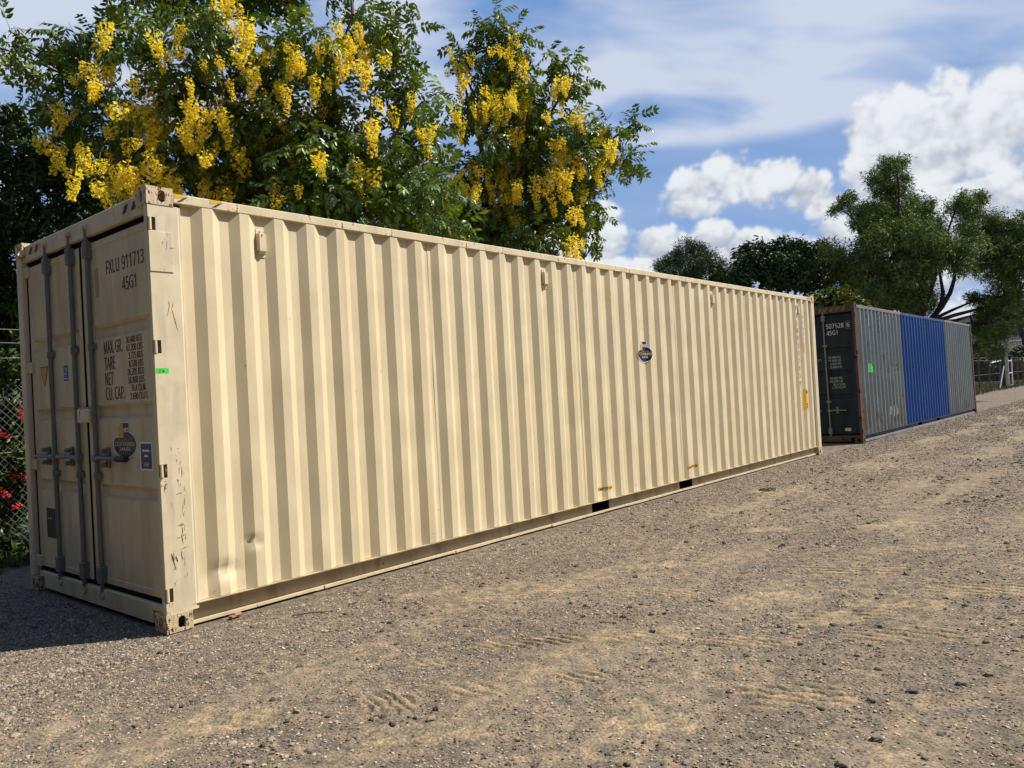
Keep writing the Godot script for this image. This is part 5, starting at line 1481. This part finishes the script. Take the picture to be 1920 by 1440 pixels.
func make_fences() -> void:
	var z := -4.1
	var f := thing("chain_link_fence", "chain link fence with plain wires above it, left of the cream container", "fence", Vector3.ZERO)
	var wm := part("wire_mesh", wire_mesh(z, -5.0, 6.0, 0.05, 1.84, 0.075, 0.0017), MT.wire, f)
	for y in [2.36, 2.21, 2.05, 1.84, 1.10, 0.08]:
		var w := MB.new()
		var pts := PackedVector3Array()
		for i in 23: pts.append(Vector3(-5.0 + i * 0.5, y + 0.01 * sin(i * 1.3 + y * 9.0), z + 0.004))
		w.tube(pts, [0.0026], 4)
		part("wire", w, MT.wire, f)
	for x in [-4.2, -1.4, 2.9, 5.8]:
		var p := MB.new()
		p.tube(PackedVector3Array([Vector3(x, -0.2, z - 0.04), Vector3(x, 2.42, z - 0.04)]), [0.03], 8)
		part("post", p, MT.wire, f)
	# the same fence far along the yard
	z = -3.3
	var g := thing("chain_link_fence", "far chain link fence with thin dark posts, beyond the dark container", "fence", Vector3.ZERO)
	part("wire_mesh", wire_mesh(z, 40.0, 54.4, 0.05, 1.8, 0.20, 0.0018), MT.rust_post, g)
	part("wire_mesh", wire_mesh(z, 58.9, 76.0, 0.05, 1.8, 0.20, 0.0018), MT.rust_post, g)
	for y in [1.95, 1.8, 1.0, 0.1]:
		var w := MB.new()
		w.tube(PackedVector3Array([Vector3(40.0, y, z), Vector3(54.4, y, z)]), [0.005], 4)
		w.tube(PackedVector3Array([Vector3(58.9, y, z), Vector3(76.0, y, z)]), [0.005], 4)
		part("wire", w, MT.wire, g)
	for x in [41.5, 44.5, 47.3, 50.5, 54.2, 58.9, 61.2, 63.6, 66.8, 70.0, 73.0]:
		var p := MB.new()
		p.tube(PackedVector3Array([Vector3(x, -0.2, z), Vector3(x + 0.02, 2.15, z)]), [0.045], 6)
		part("post", p, MT.rust_post, g)
	# heavy twin gatepost of old timbers
	var gp := thing("gatepost", "thick dark timber gatepost made of posts side by side in the far fence", "gatepost", Vector3(55.3, 0, z))
	for k in 3:
		var p := MB.new()
		p.box(Vector3(-0.36 + k * 0.42, -0.2, -0.18), Vector3(0.02 + k * 0.42, 2.28 + 0.03 * (k % 2), 0.18), 0.03)
		part("timber", p, MT.post_dark, gp)
	# white braces each side of it
	var br := thing("gate_brace", "white slanting pipe brace leaning on the left of the thick gatepost", "brace", Vector3(52.4, 0, z + 0.2))
	var bm := MB.new()
	bm.tube(PackedVector3Array([Vector3(0, 0.05, 0), Vector3(0.9, 1.42, 0.15)]), [0.034], 8)
	part("pipe", bm, MT.pipe_white, br)
	var b2 := MB.new()
	b2.tube(PackedVector3Array([Vector3(-1.2, 1.66, -0.2), Vector3(1.85, 1.78, -0.15)]), [0.045], 8)
	part("pipe", b2, MT.pipe_white, br)
	var gt := thing("gate", "narrow white framed gate right of the thick gatepost", "gate", Vector3(57.0, 0, z + 0.05))
	var gm := MB.new()
	for x in [0.0, 1.5]: gm.tube(PackedVector3Array([Vector3(x, 0.1, 0), Vector3(x, 1.9, 0)]), [0.035], 8)
	part("frame", gm, MT.pipe_white, gt)
	for y in [0.15, 0.95, 1.75]:
		var rl := MB.new()
		rl.tube(PackedVector3Array([Vector3(0, y, 0), Vector3(1.5, y, 0)]), [0.03], 8)
		part("rail", rl, MT.pipe_white, gt)
	for x in [0.5, 1.0]:
		var br2 := MB.new()
		br2.tube(PackedVector3Array([Vector3(x, 0.15, 0), Vector3(x, 1.75, 0)]), [0.018], 6)
		part("bar", br2, MT.rust_post, gt)

func make_house() -> void:
	var h := thing("house", "far house with dark blue grey roof above a long white wall", "house", Vector3(104, 0, -8.0))
	var turn := Basis(Vector3.UP, -PI / 2 + 0.1)
	h.basis = turn
	part("wall", bx(Vector3(-9, -0.2, -4), Vector3(9, 4.1, 4), 0.0), MT.wall_white, h)
	var r := MB.new()
	for s in [-1.0, 1.0]:
		for k in 20:                                                     # ribbed sheets
			var x0 := -9.8 + k * 0.98
			var a := Vector3(x0, 4.2, s * 5.0)
			var b := Vector3(x0 + 0.97, 4.2, s * 5.0)
			var c := Vector3(x0 + 0.97, 7.4, 0)
			var d := Vector3(x0, 7.4, 0)
			if s > 0: r.q(a, b, c, d)
			else: r.q(b, a, d, c)
			r.box(Vector3(x0 + 0.96, 4.18, s * 4.9 - 0.05), Vector3(x0 + 1.0, 4.26, s * 4.9 + 0.05))
	part("roof", r, MT.roof_sheet, h)
	var ge := MB.new()
	for x in [-9.0, 9.0]: ge.t(Vector3(x, 4.1, -4.0), Vector3(x, 4.1, 4.0), Vector3(x, 6.7, 0))
	part("gable", ge, MT.wall_white, h)
	for s in [-1.0, 1.0]: part("gutter", bx(Vector3(-9.8, 4.08, s * 5.0 - 0.07), Vector3(9.8, 4.20, s * 5.0 + 0.07), 0.01), MT.wall_white, h)
	for k in 3:
		part("window", bx(Vector3(-7.0 + k * 4.8, 1.0, 4.0), Vector3(-5.4 + k * 4.8, 2.2, 4.04), 0.0), mat(lin(0.05, 0.06, 0.07), 0.2), h)
	for k in 2: part("window", bx(Vector3(-9.04, 1.0, -2.6 + k * 3.2), Vector3(-9.0, 2.2, -1.2 + k * 3.2), 0.0), mat(lin(0.05, 0.06, 0.07), 0.2), h)

func make_far() -> void:
	# grass beyond the fence, and the low hill
	var g := MB.new()
	var rows := []
	for j in 40:
		var row := PackedVector3Array()
		for i in 60:
			var x := 28.0 + i * 4.5
			var z := -3.75 - pow(j / 39.0, 2.0) * 150.0
			if j == 0: z = -2.75 - 0.3 * sin(x * 0.9) - 0.02 * (x - 28.0)
			row.append(Vector3(x, 0.02 + 0.05 * n_big.get_noise_2d(x, z), z))
		rows.append(row)
	rows.reverse()
	for row in rows: pass
	g.grid(rows, true)
	var gm := paint(96, lin(0.115, 0.105, 0.042), lin(0.16, 0.13, 0.07), 0.9, 1.2, 0.12, 0.95)
	structure(part("grass_field", g, gm, self))
	var hl := MB.new()
	rows = []
	for j in 14:
		var row := PackedVector3Array()
		for i in 60:
			var an := deg_to_rad(60.0 + i)
			var d := 330.0 + j * 14.0
			var top := 6.0 + 24.0 * smoothstep(17.0, 25.0, float(i)) + 6.0 * n_big.get_noise_2d(i * 0.16, 3.0)
			row.append(Vector3(CAM.x + sin(an) * d, -1.0 + top * sin(PI * 0.5 * minf(j / 9.0, 1.0)) + 1.6 * n_mid.get_noise_2d(i * 0.6, j * 0.7), CAM.z - cos(an) * d))
		rows.append(row)
	hl.grid(rows, true)
	structure(part("hill", hl, paint(97, lin(0.05, 0.068, 0.045), lin(0.03, 0.04, 0.03), 0.9, 1.2, 0.02, 0.95), self))
	# grass tufts at the foot of the far fence and under the left fence
	rng.seed = 600
	var tuft := MB.new()
	for k in 11:
		var an := rng.randf() * TAU
		var o := Vector3(cos(an), 0, sin(an)) * rng.randf_range(0.0, 0.05)
		var tip := o + Vector3(cos(an) * rng.randf_range(0.02, 0.12), rng.randf_range(0.10, 0.24), sin(an) * rng.randf_range(0.02, 0.12))
		var s := Vector3(-sin(an), 0, cos(an)) * 0.006
		tuft.t(o - s, o + s, tip)
	var tm := tuft.done()
	var lm := leaf_mat(0.6, Color(0.2, 0.2, 0.05))
	var xf := []
	for k in 9000:
		var x := rng.randf_range(27.5, 74.0)
		var z := -3.2 - 9.0 * pow(rng.randf(), 1.8) + 0.5 * rng.randfn() * 0.4
		if z > -2.7 and x < 40.0: continue
		var s := rng.randf_range(0.7, 1.6)
		xf.append(Transform3D(Basis(Vector3.UP, rng.randf() * TAU).scaled(Vector3(s, s * rng.randf_range(0.6, 1.2), s)), Vector3(x, 0.02, z)))
	multimesh("grass", tm, lm, xf, tints(xf.size(), Color(0.06, 0.075, 0.02), Color(0.15, 0.13, 0.05), Color(0.25, 0.2, 0.1), 0.15, 601), self)
	xf = []
	for k in 900:
		var x := rng.randf_range(-2.5, 2.0)
		var z := -3.95 + rng.randfn() * 0.22
		var s := rng.randf_range(0.4, 0.9)
		xf.append(Transform3D(Basis(Vector3.UP, rng.randf() * TAU).scaled(Vector3(s, s * rng.randf_range(0.5, 1.1), s)), Vector3(x, -0.005, z)))
	multimesh("grass", tm, lm, xf, tints(xf.size(), Color(0.05, 0.07, 0.015), Color(0.13, 0.12, 0.04), Color(0.2, 0.16, 0.08), 0.1, 602), self)

func make_litter() -> void:
	# scraps lying on the yard
	var s := thing("stick", "thin dark stick lying on the gravel in front of the cream container", "stick", Vector3(0.78, 0.0, 0.44))
	var m := MB.new()
	m.tube(PackedVector3Array([Vector3(-0.10, 0.006, -0.07), Vector3(0.0, 0.010, 0.0), Vector3(0.09, 0.007, 0.075)]), [0.004, 0.0045, 0.003], 6)
	part("twig", m, MT.rust, s)
	var r := thing("rusty_scrap", "rusty bent scrap of steel under the cream container's bottom rail", "scrap metal", Vector3(0.46, 0.0, 0.02))
	var q := MB.new()
	q.obox(Transform3D(Basis(Vector3.UP, 0.3), Vector3(0, 0.010, 0)), Vector3(0.09, 0.014, 0.04), 0.003)
	q.obox(Transform3D(Basis(Vector3.RIGHT, 0.5), Vector3(0.02, 0.020, 0.01)), Vector3(0.05, 0.008, 0.03), 0.002)
	part("plate", q, MT.rust_pale, r)
	var d := thing("dry_clod", "low brown clod of dry matter on the yard near the cream container's far half", "clod", Vector3(7.4, 0.0, 0.92))
	rng.seed = 700
	var c := MB.new()
	for k in 60:
		var an := rng.randf() * TAU
		var rr := sqrt(rng.randf())
		var p := Vector3(cos(an) * 0.16 * rr, 0.004 + 0.02 * (1.0 - rr), sin(an) * 0.10 * rr)
		c.obox(Transform3D(Basis.from_euler(Vector3(rng.randf(), rng.randf() * TAU, rng.randf())), p), Vector3(0.03, 0.008, 0.012), 0.002)
	part("crumbs", c, mat(lin(0.075, 0.05, 0.03), 0.95), d)

# ---------------------------------------------------------------- scene
func _ready() -> void:
	var cam := Camera3D.new()
	cam.name = "camera"
	cam.transform = Transform3D(Basis(Vector3(0.64793, -0.05332, 0.75983), Vector3(0.02655, 0.99852, 0.04743), Vector3(-0.76123, -0.01056, 0.64839)).orthonormalized(), CAM)
	cam.fov = 52.523
	cam.near = 0.05
	cam.far = 2000.0
	add_child(cam, true)
	cam.current = true
	var we := WorldEnvironment.new()
	we.name = "world_environment"
	var env := Environment.new()
	env.background_mode = Environment.BG_SKY
	var sky := Sky.new()
	var pm := PanoramaSkyMaterial.new()
	pm.panorama = ImageTexture.create_from_image(make_sky())
	sky.sky_material = pm
	env.sky = sky
	env.background_energy_multiplier = 0.75
	env.tonemap_mode = Environment.TONE_MAPPER_LINEAR
	env.tonemap_exposure = 1.37
	env.sdfgi_enabled = true
	env.ssao_enabled = true
	env.ssil_enabled = true
	we.environment = env
	add_child(we, true)
	var sun := DirectionalLight3D.new()
	sun.name = "sun"
	sun.light_color = Color(1.0, 0.97, 0.92)
	sun.light_energy = 1.6
	sun.light_angular_distance = 0.5
	sun.shadow_enabled = true
	add_child(sun, true)
	sun.look_at_from_position(Vector3.ZERO, -SUN_DIR, Vector3.UP)

	make_materials()
	make_ground()
	make_far()
	make_cream_container()
	make_dark_container()
	make_trees()
	make_fences()
	make_house()
	make_gravel()
	make_rocks()
	make_litter()
	clean(self)

func clean(n: Node) -> void:
	if n.has_meta("_used"): n.remove_meta("_used")
	for c in n.get_children(): clean(c)
